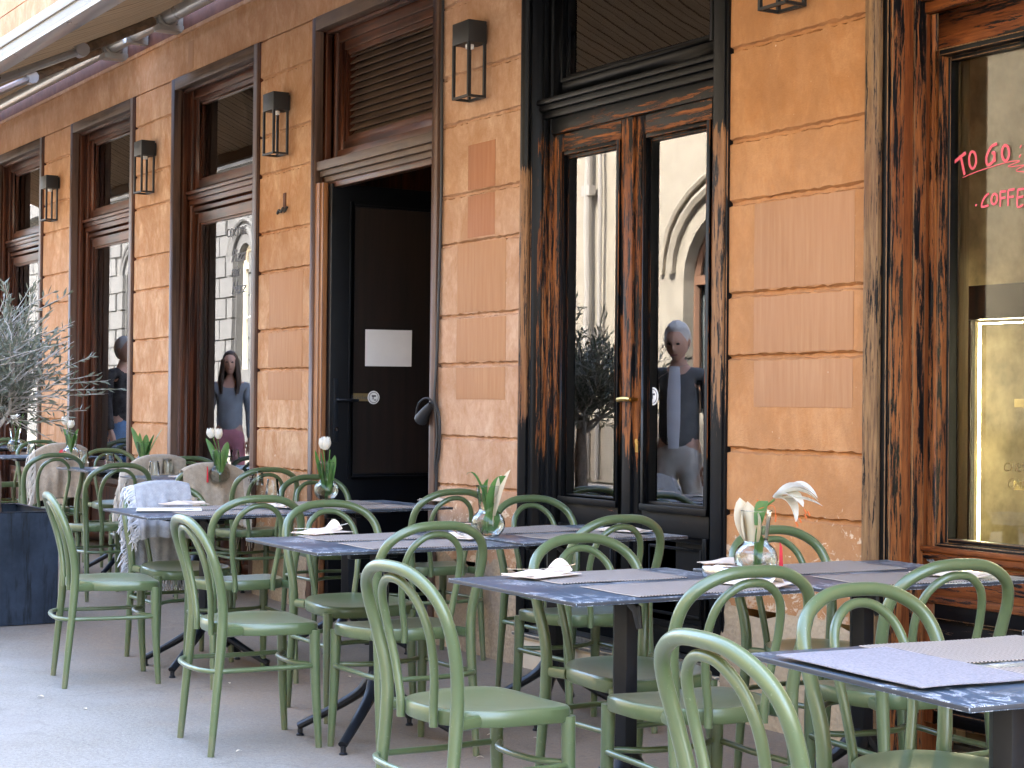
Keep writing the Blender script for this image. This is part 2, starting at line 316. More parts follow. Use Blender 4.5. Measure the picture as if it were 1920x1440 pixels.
M['shirt_blue'] = plain('light_blue_shirt', (.78, .82, .92), .85, .2, 0, .08, 12); M['shirt_dark'] = plain('dark_patterned_shirt', (.06, .055, .055), .85, .2, 0, .7, 18)
M['jeans'] = plain('blue_jeans', (.15, .25, .42), .9, .2, 0, .25, 18); M['pink'] = plain('dusty_pink_trousers', (.48, .20, .25), .9, .2, 0, .12, 12); M['pale_trousers'] = plain('pale_trousers', (.55, .53, .50), .9)
M['dark_shoe'] = plain('dark_shoes', (.03, .025, .022), .5)
M['awning_bar'] = plain('cream_awning_profile', (.26, .235, .195), .5, .2, 0, .05, 4); M['band'] = plain('dark_red_shade_band', (.15, .062, .04), .8, .2, 0, .3, 9); M['plate'] = plain('dull_brass_plate', (.16, .115, .045), .5)  # band: wall tone darkened to stand for shade at the awning tube
M['roof'] = plain('grey_roof_tiles', (.12, .10, .09), .8)

# ------------------------------------------------------------------ mesh builder
class MB:
    def __init__(s): s.v = []; s.f = []; s.mi = []
    def add(s, vs, fs, mi=0):
        k = len(s.v); s.v += [Vector(p) for p in vs]
        for f in fs: s.f.append([i + k for i in f]); s.mi.append(mi)
    def box(s, x0, x1, y0, y1, z0, z1, mi=0):
        if x0 > x1: x0, x1 = x1, x0
        if y0 > y1: y0, y1 = y1, y0
        if z0 > z1: z0, z1 = z1, z0
        s.add([(x0, y0, z0), (x1, y0, z0), (x1, y1, z0), (x0, y1, z0), (x0, y0, z1), (x1, y0, z1), (x1, y1, z1), (x0, y1, z1)],
              [(0, 3, 2, 1), (4, 5, 6, 7), (0, 1, 5, 4), (1, 2, 6, 5), (2, 3, 7, 6), (3, 0, 4, 7)], mi)
    def frame(s, x0, x1, z0, z1, wd, y0, y1, mv=0, mh=None, wt=None, wb=None):
        """rectangular frame in the xz plane, stiles full height, rails butted between"""
        mh = mv if mh is None else mh; wt = wd if wt is None else wt; wb = wd if wb is None else wb
        s.box(x0, x0 + wd, y0, y1, z0, z1, mv); s.box(x1 - wd, x1, y0, y1, z0, z1, mv)
        if wt: s.box(x0 + wd, x1 - wd, y0, y1, z1 - wt, z1, mh)
        if wb: s.box(x0 + wd, x1 - wd, y0, y1, z0, z0 + wb, mh)
    def prism(s, pts, z0, z1, mi=0):
        n = len(pts); s.add([(x, y, z0) for x, y in pts] + [(x, y, z1) for x, y in pts],
              [tuple(range(n - 1, -1, -1)), tuple(range(n, 2 * n))] + [(i, (i + 1) % n, n + (i + 1) % n, n + i) for i in range(n)], mi)
    def lathe(s, prof, n=24, c=(0, 0, 0), mi=0, ripple=0.0, nr=20):
        vs = []; fs = []
        for r, z in prof:
            for k in range(n):
                a = 2 * PI * k / n; rr = r * (1 + ripple * math.cos(nr * a)) if r > 1e-6 else 0
                vs.append((c[0] + rr * math.cos(a), c[1] + rr * math.sin(a), c[2] + z))
        for i in range(len(prof) - 1):
            for k in range(n):
                fs.append((i * n + k, i * n + (k + 1) % n, (i + 1) * n + (k + 1) % n, (i + 1) * n + k))
        s.add(vs, fs, mi)
    def tube(s, pts, rad, n=10, mi=0, closed=False, caps=True, flat=None):
        """sweep a circle (or ellipse, flat=(a,b) factors) along points"""
        P = [Vector(p) for p in pts]; m = len(P)
        rs = rad if hasattr(rad, '__len__') else [rad] * m
        T = []
        for i in range(m):
            a = P[(i - 1) % m] if (closed or i > 0) else P[i]; b = P[(i + 1) % m] if (closed or i < m - 1) else P[i]
            T.append((b - a).normalized())
        up = Vector((0, 0, 1)) if abs(T[0].z) < .9 else Vector((0, 1, 0))
        N = (up - T[0] * up.dot(T[0])).normalized(); rings = []
        vs = []; fs = []
        for i in range(m):
            N = (N - T[i] * N.dot(T[i])).normalized(); B = T[i].cross(N)
            for k in range(n):
                a = 2 * PI * k / n; fa, fb = flat or (1, 1)
                vs.append(P[i] + (N * math.cos(a) * fa + B * math.sin(a) * fb) * rs[i])
        for i in range(m if closed else m - 1):
            j = (i + 1) % m
            for k in range(n): fs.append((i * n + k, i * n + (k + 1) % n, j * n + (k + 1) % n, j * n + k))
        if caps and not closed:
            fs.append(tuple(range(n - 1, -1, -1))); fs.append(tuple((m - 1) * n + k for k in range(n)))
        s.add(vs, fs, mi)
    def grid(s, fn, nu, nv, mi=0, flip=False):
        vs = [fn(i / nu, j / nv) for j in range(nv + 1) for i in range(nu + 1)]
        fs = [(j * (nu + 1) + i, j * (nu + 1) + i + 1, (j + 1) * (nu + 1) + i + 1, (j + 1) * (nu + 1) + i) for j in range(nv) for i in range(nu)]
        if flip: fs = [f[::-1] for f in fs]
        s.add(vs, fs, mi)
    def ball(s, c, r, nu=14, nv=9, mi=0, fn=None):
        c = Vector(c); r = r if hasattr(r, '__len__') else (r, r, r)
        def p(u, v):
            a = 2 * PI * u; b = PI * v
            d = Vector((math.sin(b) * math.cos(a), math.sin(b) * math.sin(a), -math.cos(b)))
            q = Vector((d.x * r[0], d.y * r[1], d.z * r[2]))
            return c + (fn(d, q) if fn else q)
        s.grid(p, nu, nv, mi, flip=False)
    def xform(s, mat, start=0):
        for i in range(start, len(s.v)): s.v[i] = mat @ s.v[i]
    def build(s, name, mats, parent=None, bevel=0.0, smooth=35, solid=0.0):
        me = bpy.data.meshes.new(name); me.from_pydata([tuple(p) for p in s.v], [], s.f)
        mats = mats if isinstance(mats, (list, tuple)) else [mats]
        for m in mats: me.materials.append(M[m] if isinstance(m, str) else m)
        me.polygons.foreach_set('material_index', s.mi)
        bm = bmesh.new(); bm.from_mesh(me)
        bmesh.ops.remove_doubles(bm, verts=bm.verts, dist=1e-6)
        if solid: bmesh.ops.solidify(bm, geom=bm.faces[:], thickness=solid)
        bmesh.ops.recalc_face_normals(bm, faces=bm.faces)
        if bevel:
            ed = [e for e in bm.edges if len(e.link_faces) == 2 and e.calc_face_angle(0) > .6]
            bmesh.ops.bevel(bm, geom=ed, offset=bevel, segments=2, profile=.6, affect='EDGES', clamp_overlap=True)
        bm.to_mesh(me); bm.free()
        if smooth:
            me.polygons.foreach_set('use_smooth', [True] * len(me.polygons)); me.set_sharp_from_angle(angle=R(smooth))
        o = bpy.data.objects.new(name, me); COL.objects.link(o)
        if parent is not None: o.parent = parent
        return o

def tag(o, label=None, cat=None, group=None, kind=None):
    if label: o['label'] = label
    if cat: o['category'] = cat
    if group: o['group'] = group
    if kind: o['kind'] = kind
    return o
def thing(name, label, cat, loc=(0, 0, 0), rz=0.0, group=None):
    o = bpy.data.objects.new(name, None); COL.objects.link(o); o.empty_display_size = .1
    o.location = loc; o.rotation_euler = (0, 0, rz)
    return tag(o, label, cat, group)
def dup(root, loc, rz, label, group=None):
    r = root.copy(); COL.objects.link(r); r.location = loc; r.rotation_euler = (0, 0, rz); r['label'] = label
    if group: r['group'] = group
    for ch in list(root.children):
        c = ch.copy(); COL.objects.link(c); c.parent = r
        for g in list(ch.children):
            d = g.copy(); COL.objects.link(d); d.parent = c
    return r
def spline(pts, per=6, closed=False):
    P = [Vector(p) for p in pts]; n = len(P); out = []
    for i in range(n if closed else n - 1):
        p0 = P[(i - 1) % n] if (closed or i > 0) else P[0] * 2 - P[1]
        p1, p2 = P[i], P[(i + 1) % n]
        p3 = P[(i + 2) % n] if (closed or i + 2 < n) else P[-1] * 2 - P[-2]
        for k in range(per):
            t = k / per
            out.append(.5 * ((2 * p1) + (p2 - p0) * t + (2 * p0 - 5 * p1 + 4 * p2 - p3) * t * t + (3 * p1 - p0 - 3 * p2 + p3) * t ** 3))
    if not closed: out.append(P[-1])
    return out
def lerp_list(vals, n):
    out = []
    for i in range(n):
        t = i / (n - 1) * (len(vals) - 1); k = min(int(t), len(vals) - 2); out.append(vals[k] + (vals[k + 1] - vals[k]) * (t - k))
    return out
def text_mesh(body, size, mat, name, parent, loc, rot, shear=0.0, thick=.0008):
    cu = bpy.data.curves.new(name, 'FONT'); cu.body = body; cu.size = size; cu.shear = shear; cu.extrude = thick
    cu.align_x = 'CENTER'; tmp = bpy.data.objects.new('tmp_text', cu); COL.objects.link(tmp)
    dg = bpy.context.evaluated_depsgraph_get(); me = bpy.data.meshes.new_from_object(tmp.evaluated_get(dg))
    bpy.data.objects.remove(tmp); bpy.data.curves.remove(cu)
    me.materials.clear(); me.materials.append(M[mat]); me.name = name
    o = bpy.data.objects.new(name, me); COL.objects.link(o); o.location = loc; o.rotation_euler = rot
    if parent is not None: o.parent = parent
    return o

YF = 0.10                                  # face of the cafe wall
rnd = random.Random(7)
def gz(x):                                 # the pavement climbs gently towards the far end
    return max(0.0, (-8.6 - x)) * .012 if x > -30 else 21.4 * .012

# ------------------------------------------------------------------ ground
g = MB()
xs = [-120, -60, -30, -24, -18, -14, -11, -8.6, -4, 0, 10, 40, 120]
for i in range(len(xs) - 1):
    a, b = xs[i], xs[i + 1]
    g.add([(a, -120, gz(a)), (b, -120, gz(b)), (b, 120, gz(b)), (a, 120, gz(a))], [(0, 1, 2, 3)])
tag(g.build('ground', 'ground', smooth=60), 'grey speckled asphalt pavement, stained brown near the wall', 'pavement', kind='structure')
# ------------------------------------------------------------------ cafe building
cafe = thing('cafe_building', 'orange stucco cafe building with banded plaster and dark wooden windows', 'building', (0, 0, 0))
JZ = [.457, .832, 1.083, 1.457, 1.708, 2.08, 2.331, 2.705, 2.956, 3.33, 3.58]
OPEN = {'W4': (-4.71, -3.13), 'D3': (-7.12, -5.54), 'D2': (-9.53, -7.95), 'W2': (-11.94, -10.36), 'W1': (-14.35, -12.77), 'W0': (-16.76, -15.18), 'W00': (-19.17, -17.59)}
PIERS = [(-5.54, -4.71), (-7.95, -7.12), (-10.36, -9.53), (-12.77, -11.94), (-15.18, -14.35), (-17.59, -16.76), (-22.0, -19.17), (-3.13, 4.0)]
WT = .34                                   # wall thickness at the openings
wall = MB()
def pier(x0, x1):
    prof = [(0.0, JZ[0])]
    for z in JZ[1:-1]: prof += [(0, z - .013), (.016, z - .006), (.016, z + .006), (0, z + .013)]
    prof += [(0.0, JZ[-1] - .013), (.016, JZ[-1] - .006), (.016, JZ[-1])]
    nx = 30; m = len(prof); vs = []
    for i in range(nx + 1):
        x = x0 + (x1 - x0) * i / nx; k = 0
        for (dy, z) in prof:
            groove = dy > 0 or True
            jz = (rnd.random() - .5) * .009 if 0 < k < m - 1 else 0; jy = (rnd.random() - .5) * .003
            vs.append((x, YF + dy + jy, z + jz)); k += 1
    fs = [(i * m + k, (i + 1) * m + k, (i + 1) * m + k + 1, i * m + k + 1) for i in range(nx) for k in range(m - 1)]
    wall.add(vs, fs)
    for x, i in ((x0, 0), (x1, nx)):       # returns
        for k in range(m - 1):
            a, b = vs[i * m + k], vs[i * m + k + 1]
            wall.add([a, (x, YF + WT, a[2]), (x, YF + WT, b[2]), b], [(0, 1, 2, 3)])
for p in PIERS: pier(*p)
# frieze over the openings, a little band under the awning, plain wall above
wall.box(-22, 4, YF, YF + WT, 3.58, 3.868)
wall.box(-22, 4, YF - .018, YF + WT, 3.868, 3.895)
bd = MB(); bd.box(-22, 4, YF - .006, YF + WT, 3.895, 4.30); bd.build('shade_band', 'band', cafe, smooth=0)  # awning's shade on the wall, put into this strip's dark red colour
for k in range(9): wall.box(-22, 4, YF + (.012 if k % 2 else 0), YF + WT, 4.30 + k * .62, 4.30 + k * .62 + (.60 if k % 2 == 0 else .62))
wall.box(-22, 4, YF - .35, YF + WT, 9.88, 10.2)
wall.box(-22.0, -21.7, YF + WT, 9, 0, 9.8); wall.box(3.7, 4.0, YF + WT, 9, 0, 9.8)
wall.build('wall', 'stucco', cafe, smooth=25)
rf = MB(); rf.add([(-22, YF - .45, 10.2), (4, YF - .45, 10.2), (4, 5, 12.4), (-22, 5, 12.4), (-22, 10, 10.2), (4, 10, 10.2)], [(0, 1, 2, 3), (3, 2, 5, 4)])
rf.build('roof', 'roof', cafe)
for x0, x1 in PIERS:
    pl = MB(); nx = max(2, int((x1 - x0) / .08))
    def pf(u, v):
        z = -.05 + v * (JZ[0] + .05 + .035 * math.sin(u * 9 + x0 * 3)); return (x0 + (x1 - x0) * u, YF - .02 + .010 * math.sin(u * 31 + z * 17) * math.sin(z * 23 + x0) + .018 * v * v, z)
    pl.grid(pf, nx, 10)
    pl.add([pf(0, 0), (x0, YF + WT, -.05), (x0, YF + WT, JZ[0]), pf(0, 1)], [(0, 1, 2, 3)]); pl.add([pf(1, 0), (x1, YF + WT, -.05), (x1, YF + WT, JZ[0]), pf(1, 1)], [(0, 1, 2, 3)])
    pl.build('plinth', 'plinth', cafe, smooth=60)
# paler rectangles where menus and posters used to hang
def patch(x0, x1, z0, z1, mat='patch'):
    b = MB(); cuts = [z0] + [z for z in JZ if z0 < z < z1] + [z1]
    for a, c in zip(cuts[:-1], cuts[1:]):
        a2 = a + (.016 if a in JZ else 0); c2 = c - (.016 if c in JZ else 0)
        b.box(x0 + rnd.uniform(-.004, .004), x1 + rnd.uniform(-.004, .004), YF - .0022, YF + .01, a2, c2)
    return b.build('plaster_patch', mat, cafe, bevel=.0015)
patch(-5.365, -4.79, 1.258, 2.065); patch(-7.76, -7.275, 1.28, 2.076); patch(-7.66, -7.39, 2.103, 2.577, 'patch_red'); patch(-10.18, -9.67, 1.268, 2.062); patch(-11.66, -11.56, 3.60, 3.80)

def window(x0, x1, ledge=True, glass='glass', cz='case_z', cx='case_x', wz='wood_z', wx='wood_x', text=None, bright_head=False):
    """tall shop window: casing, panelled reveal, transom light above a moulded rail, one big pane"""
    b = MB(); ih = 3.49; hd = 3.57
    b.box(x0, x0 + .065, YF - .022, YF + .03, .10, hd, 0); b.box(x1 - .065, x1, YF - .022, YF + .03, .10, hd, 0); b.box(x0 + .065, x1 - .065, YF - .022, YF + .03, ih, hd, 1)
    b.box(x0 - .006, x0, YF - .012, YF + .03, .10, hd + .006, 2); b.box(x1, x1 + .006, YF - .012, YF + .03, .10, hd + .006, 2)
    a0, a1 = x0 + .065, x1 - .065
    b.box(a0 - .03, a0, YF + .03, YF + .33, .1, ih, 2); b.box(a1, a1 + .03, YF + .03, YF + .33, .1, ih, 2); b.box(a0, a1, YF + .03, YF + .33, ih, ih + .03, 3)
    b.box(a0, a0 + .016, YF + .045, YF + .075, .1, ih, 2); b.box(a1 - .016, a1, YF + .045, YF + .075, .1, ih, 2)      # reveal beads
    b.box(a0, a1, YF + .045, YF + .075, ih - .016, ih, 3)
    ys = YF + .13
    # fixed frame, then sashes with stepped beads
    b.frame(a0, a1, .10, ih, .065, ys - .03, ys + .06, 2, 3)
    f0, f1 = a0 + .065, a1 - .065
    b.frame(f0, f1, 2.78, ih - .045, .075, ys - .012, ys + .04, 2, 3, wt=.05, wb=.055)
    b.frame(f0 + .075, f1 - .075, 2.835, ih - .095, .016, ys + .002, ys + .03, 2, 3)
    b.frame(f0, f1, .62, 2.60, .075, ys - .012, ys + .04, 2, 3, wt=.07, wb=.12)
    b.frame(f0 + .075, f1 - .075, .74, 2.53, .016, ys + .002, ys + .03, 2, 3)
    b.box(f0, f1, ys - .012, ys + .03, .145, .62, 2); b.frame(f0 + .1, f1 - .1, .2, .58, .03, ys - .024, ys - .012, 2, 3)
    b.box(f0, f1, ys - .012, ys + .04, 2.60, 2.78, 3)
    b.build('window', [cz, cx, wz, wx], None, bevel=.003)
    o = bpy.data.objects[b_last()]; o.parent = cafe
    lg = MB(); lg.box(a0 - .0, a1, ys - .065, ys - .012, 2.735, 2.76); lg.box(a0, a1, ys - .05, ys - .012, 2.70, 2.735); lg.box(a0, a1, ys - .036, ys - .012, 2.66, 2.70); lg.box(a0, a1, ys - .022, ys - .012, 2.615, 2.645)
    lg.build('ledge', wx, o, bevel=.005)
    for (z0, z1) in ((2.85, ih - .11), (.755, 2.515)):
        p = MB(); p.box(f0 + .088, f1 - .088, ys + .014, ys + .018, z0, z1); p.build('glass_pane', glass, o, smooth=0)
    if text:
        for body, sz, x, z, sh in text:
            text_mesh(body, sz, 'writing', 'lettering', o, (at(x, z, 1, ys + .011).x, ys + .0118, at(x, z, 1, ys + .011).z), (PI / 2, 0, 0), sh, .0004)
    return o
def b_last(): return [o.name for o in bpy.data.objects if o.name.startswith('window') and o.type == 'MESH' and o.parent is None][-1]
window(*OPEN['W00']); window(*OPEN['W0']); window(*OPEN['W1'])
window(*OPEN['W2'], text=[('COCORE', .085, 443, 442, 0), ('Pizza', .125, 446, 490, .4), ('mit', .11, 440, 518, .4), ('Herz', .12, 446, 550, .4)])

# ---- doorway with louvres above and the open door
x0, x1 = OPEN['D2']; b = MB(); ih, hd = 3.49, 3.57
b.box(x0, x0 + .05, YF - .022, YF + .03, 0, hd, 0); b.box(x1 - .06, x1, YF - .022, YF + .03, 0, hd, 0); b.box(x0 + .05, x1 - .06, YF - .022, YF + .03, ih, hd, 1)
a0, a1 = x0 + .05, x1 - .06
b.box(a0 - .03, a0, YF + .03, YF + 1.3, 0, ih, 2); b.box(a1, a1 + .03, YF + .03, YF + 1.3, 0, ih, 2); b.box(a0, a1, YF + .03, YF + .33, ih, ih + .03, 3)
b.box(a0, a0 + .018, YF + .045, YF + .08, 2.66, ih, 2); b.box(a1 - .018, a1, YF + .045, YF + .08, 2.66, ih, 2); b.box(a0, a1, YF + .045, YF + .08, ih - .018, ih, 3)
ys = YF + .13
b.frame(a0, a1, 2.70, ih, .07, ys - .03, ys + .06, 2, 3); b.frame(a0 + .07, a1 - .07, 2.77, ih - .07, .05, ys - .014, ys + .05, 2, 3); b.frame(a0 + .12, a1 - .12, 2.82, ih - .12, .03, ys, ys + .05, 2, 3)
b.box(a0, a0 + .06, YF + .032, YF + .06, 0, 2.575, 4); b.box(a0 + .06, a0 + .095, YF - .004, YF + .028, 0, 2.57, 4); b.box(a0, a0 + .06, YF - .012, YF + .032, 0, 2.572, 4)            # worn orange door post
b.box(a0 + .05, a1, YF + .045, YF + .10, 2.54, 2.575, 3)
dw = b.build('doorway', ['case_z', 'case_x', 'wood_z', 'wood_x', mat_wood('worn_orange_post', 'z', (.10, .035, .015), (.36, .16, .06), .5)], cafe, bevel=.003)
lg = MB(); lg.box(a0 - .0, a1, YF - .01, YF + .10, 2.645, 2.70); lg.box(a0 + .01, a1, YF + .01, YF + .10, 2.61, 2.645); lg.box(a0 + .03, a1, YF + .03, YF + .10, 2.575, 2.61)
lg.build('ledge', 'case_x', dw, bevel=.008)
lv = MB(); n = 13
for k in range(n):
    z = 2.862 + k * (3.345 - 2.862) / (n - 1); lv.add([(a0 + .15, ys + .006, z - .020), (a1 - .15, ys + .006, z - .020), (a1 - .15, ys + .045, z + .022), (a0 + .15, ys + .045, z + .022),
        (a0 + .15, ys + .014, z - .024), (a1 - .15, ys + .014, z - .024), (a1 - .15, ys + .053, z + .018), (a0 + .15, ys + .053, z + .018)], [(0, 1, 2, 3), (7, 6, 5, 4), (0, 4, 5, 1), (1, 5, 6, 2), (2, 6, 7, 3), (3, 7, 4, 0)])
lv.build('louvre_panel', 'case_x', dw)
bk = MB(); bk.box(a0 + .14, a1 - .14, ys + .07, ys + .09, 2.8, 3.4); bk.build('louvre_backing', 'black', dw)
# the door leaf stands open against the left reveal
xd = -9.335; y0, y1 = YF + .03, 1.12
b = MB(); b.box(xd - .05, xd, y0, y1, .02, 2.56)
b.add([], [])
d = b.build('door', ['doorblue'], cafe, bevel=.003)
fr = MB()
def yframe(mb, ya, yb, za, zb, wd, xa, xb, mi=0):
    mb.box(xa, xb, ya, ya + wd, za, zb, mi); mb.box(xa, xb, yb - wd, yb, za, zb, mi); mb.box(xa, xb, ya + wd, yb - wd, zb - wd, zb, mi); mb.box(xa, xb, ya + wd, yb - wd, za, za + wd, mi)
yframe(fr, y0 + .12, y1 - .09, .80, 2.46, .016, xd, xd + .014); yframe(fr, y0 + .136, y1 - .106, .816, 2.444, .014, xd, xd + .009)
fr.build('panel_moulding', 'doorblue', d, bevel=.002)
fr = MB(); fr.box(xd, xd + .005, y0 + .151, y1 - .121, .831, 2.429); fr.build('door_panel', 'doorpanel', d)
h = MB(); h.box(xd, xd + .012, y0 + .022, y0 + .052, 1.02, 1.40); h.tube([(xd + .012, y0 + .037, 1.272), (xd + .045, y0 + .037, 1.272), (xd + .052, y0 + .05, 1.272), (xd + .052, y0 + .165, 1.268)], .009, 8)
h.build('door_handle', 'metal', d, bevel=.002)
h = MB(); h.tube([(xd + .008, y0 + .037, 1.098), (xd + .016, y0 + .037, 1.098)], .012, 12); h.build('keyhole', 'steel', d)
h = MB(); h.box(xd + .005, xd + .009, .262, .395, 1.265, 1.312); br = h.build('push_plate', 'plate', d)
text_mesh('Drücken', .034, 'ink', 'lettering', br, (xd + .0095, .325, 1.277), (PI / 2, 0, PI / 2))
h = MB(); h.tube([(xd + .0095, .415, 1.288), (xd + .011, .415, 1.288)], .040, 24); stk = h.build('round_sticker', 'sticker', d)
h = MB(); h.tube([Vector((xd + .0114, .415 + .031 * math.cos(a), 1.288 + .031 * math.sin(a))) for a in [2 * PI * k / 24 for k in range(24)]], .0016, 5, closed=True)
h.box(xd + .011, xd + .0124, .403, .430, 1.292, 1.302); h.box(xd + .011, xd + .0124, .408, .414, 1.276, 1.292); h.box(xd + .011, xd + .0124, .418, .432, 1.270, 1.276); h.build('sticker_print', 'ink', stk)
pa = MB(); pa.grid(lambda u, v: (xd + .0075 + .003 * abs(math.sin(u * 5)) * v, .357 + .315 * u, 1.476 + .221 * v + .003 * u), 8, 6)
pa.build('paper_sheet', 'paper', None, solid=.0008); tag(bpy.data.objects['paper_sheet'], 'blank white sheet of paper taped to the dark open door', 'paper notice')

# ---- double door with peeling black paint
x0, x1 = OPEN['D3']; b = MB()
b.box(x0, x0 + .07, YF - .022, YF + .03, 0, hd, 0); b.box(x1 - .07, x1, YF - .022, YF + .03, 0, hd, 0); b.box(x0 + .07, x1 - .07, YF - .022, YF + .03, ih, hd, 1)
b.box(x0 + .07, x0 + .085, YF - .008, YF + .03, 0, ih, 4); b.box(x1 - .085, x1 - .07, YF - .008, YF + .03, 0, ih, 4); b.box(x1, x1 + .014, YF - .014, YF + .03, 0, hd, 4)
a0, a1 = x0 + .085, x1 - .085; ys = YF + .10
b.box(a0 - .03, a0, YF + .03, YF + .34, 0, ih, 2); b.box(a1, a1 + .03, YF + .03, YF + .34, 0, ih, 2); b.box(a0, a1, YF + .03, YF + .34, ih, ih + .03, 3)
b.box(a0, a0 + .02, YF + .05, YF + .09, .16, ih, 2); b.box(a1 - .02, a1, YF + .05, YF + .09, .16, ih, 2)
b.frame(a0, a1, .17, ih, .045, ys - .03, ys + .07, 2, 3, wb=0)
c0, c1 = a0 + .045, a1 - .045
b.box(c0, c1, ys - .025, ys + .05, 2.555, 2.63, 3)                                                          # rail over the leaves
b.frame(c0, c1, 2.72, ih - .06, .075, ys - .015, ys + .05, 4, 4, wt=.05, wb=.075); b.frame(c0 + .075, c1 - .075, 2.795, ih - .11, .018, ys - .026, ys + .03, 4, 4); b.frame(c0 + .093, c1 - .093, 2.813, ih - .128, .016, ys - .006, ys + .03, 4, 4)
b.box(a0, a1, YF + .0, YF + .34, .165, .20, 5)
dd = b.build('double_door', ['peel_case', 'black', 'peel_z', 'peel_x', 'black', 'checker'], cafe, bevel=.003)
lg = MB(); lg.box(a0, a1, ys - .085, ys - .0, 2.695, 2.72); lg.box(a0, a1, ys - .068, ys - .0, 2.665, 2.695); lg.box(a0, a1, ys - .052, ys - .0, 2.63, 2.665); lg.build('ledge', 'black', dd, bevel=.006)
p = MB(); p.box(c0 + .10, c1 - .10, ys + .014, ys + .018, 2.82, ih - .135); p.build('glass_pane', 'glass', dd, smooth=0)
xm = (c0 + c1) / 2
for k, (l0, l1) in enumerate(((c0, xm - .004), (xm + .004, c1))):
    b = MB(); st = .088
    b.frame(l0, l1, .205, 2.55, st, ys - .012, ys + .04, 0, 1, wt=.085, wb=.10)
    g0, g1 = l0 + st, l1 - st
    b.frame(g0, g1, .80, 2.465, .022, ys - .024, ys + .03, 2, 2); b.frame(g0 + .022, g1 - .022, .822, 2.443, .016, ys - .004, ys + .03, 2, 2)
    b.box(g0, g1, ys - .012, ys + .04, .70, .80, 1); b.box(g0, g1, ys - .03, ys - .012, .795, .825, 2)
    b.box(g0, g1, ys - .002, ys + .03, .305, .70, 2); b.frame(g0, g1, .305, .70, .026, ys - .026, ys - .002, 2, 2); b.frame(g0 + .05, g1 - .05, .355, .65, .012, ys - .012, ys - .002, 2, 2)
    if k == 0: b.box(l1 - .035, l1 + .03, ys - .032, ys - .012, .205, 2.55, 0)                              # cover strip
    lf = b.build('door_leaf', ['peel_z', 'peel_x', 'black'], dd, bevel=.003)
    if k: right_leaf = lf
    p = MB(); p.box(g0 + .03, g1 - .03, ys + .014, ys + .018, .83, 2.435); p.build('glass_pane', 'glass', dd, smooth=0)
h = MB(); h.tube([(xm + .05, ys - .012, 1.285), (xm + .05, ys - .055, 1.285)], .009, 8); h.tube(spline([(xm + .055, ys - .055, 1.285), (xm + .02, ys - .06, 1.287), (xm - .035, ys - .058, 1.283)], 4), [.010, .010, .011, .012, .012, .012, .012, .012, .011], 8)
h.build('door_handle', 'brass', dd); h = MB(); h.box(xm + .042, xm + .062, ys - .016, ys - .012, 1.05, 1.10); h.tube([(xm + .052, ys - .016, 1.098), (xm + .052, ys - .019, 1.098)], .012, 10); h.build('keyhole', 'brass', dd)
sx = at(1224, 743, 1, ys + .012); h = MB(); h.tube([(sx.x, ys + .012, sx.z), (sx.x, ys + .0135, sx.z)], .040, 24); h.build('round_sticker', 'sticker', dd)
h = MB(); yk = ys + .0112
h.tube([Vector((sx.x + .031 * math.cos(a), yk, sx.z + .031 * math.sin(a))) for a in [2 * PI * k / 24 for k in range(24)]], .0016, 5, closed=True); h.box(sx.x - .014, sx.x + .016, yk - .001, yk + .001, sx.z + .004, sx.z + .013); h.box(sx.x - .006, sx.x + .002, yk - .001, yk + .001, sx.z - .013, sx.z + .004); h.build('sticker_print', 'ink', dd)
s2 = at(1247, 741, 1, ys + .02); h = MB(); h.box(s2.x - .038, s2.x + .038, ys + .019, ys + .021, s2.z - .035, s2.z + .035); h.build('grey_sticker', plain('grey_sign_plate', (.16, .15, .14), .5), dd)
st = MB(); st.box(x0 - .0, x1, YF - .03, YF + .34, -.05, .145, 0); st.box(x0, x1, YF - .045, YF + .34, .145, .165, 1); st.build('doorstep', ['cream_step', 'checker'], cafe, bevel=.004)

# ---- shop window with the orange brown frame
x0, x1 = OPEN['W4']; b = MB()
b.box(x0, x0 + .072, YF - .03, YF + .03, 0, hd, 0); b.box(x1 - .072, x1, YF - .03, YF + .03, 0, hd, 0); b.box(x0 + .072, x1 - .072, YF - .03, YF + .03, ih, hd, 0)
b.box(x0 + .072, x0 + .10, YF - .012, YF + .06, 0, ih, 4); b.box(x0 + .10, x0 + .112, YF + .0, YF + .06, 0, ih, 5); b.box(x0 + .112, x0 + .122, YF + .10, YF + .16, 0, ih, 5); b.box(x1 - .112, x1 - .072, YF - .012, YF + .06, 0, ih, 4)
a0, a1 = x0 + .112, x1 - .112; ys = YF + .225
b.box(a0 - .03, a0, YF + .06, YF + .33, 0, ih, 1); b.box(a1, a1 + .03, YF + .06, YF + .33, 0, ih, 1)
c0, c1 = a0, a1
b.frame(c0, c1, .70, 2.70, .04, ys - .040, ys + .04, 5, 2, wt=.14, wb=.05)
b.frame(c0 + .04, c1 - .04, .75, 2.56, .022, ys - .055, ys + .03, 5, 4); b.frame(c0 + .062, c1 - .062, .772, 2.538, .016, ys - .012, ys + .03, 4, 4)
b.box(c0, c1, ys - .035, ys + .04, .58, .70, 2)
b.box(c0, c1, ys - .028, ys + .03, .12, .50, 3); b.frame(c0, c1, .12, .58, .05, ys - .05, ys + .03, 1, 4, wt=.08)
b.frame(c0, c1, 2.80, ih, .05, ys - .045, ys + .04, 2, 2)
sw = b.build('shop_window', ['shop_case', 'shop_z', 'shop_x', 'shop_panel', 'black', 'shop_bead'], cafe, bevel=.003)
lg = MB(); lg.box(a0 + .0, a1, ys - .12, ys - .045, 2.775, 2.80); lg.box(a0, a1, ys - .10, ys - .045, 2.74, 2.775); lg.box(a0, a1, ys - .075, ys - .045, 2.70, 2.74); lg.build('ledge', 'shop_x', sw, bevel=.006)
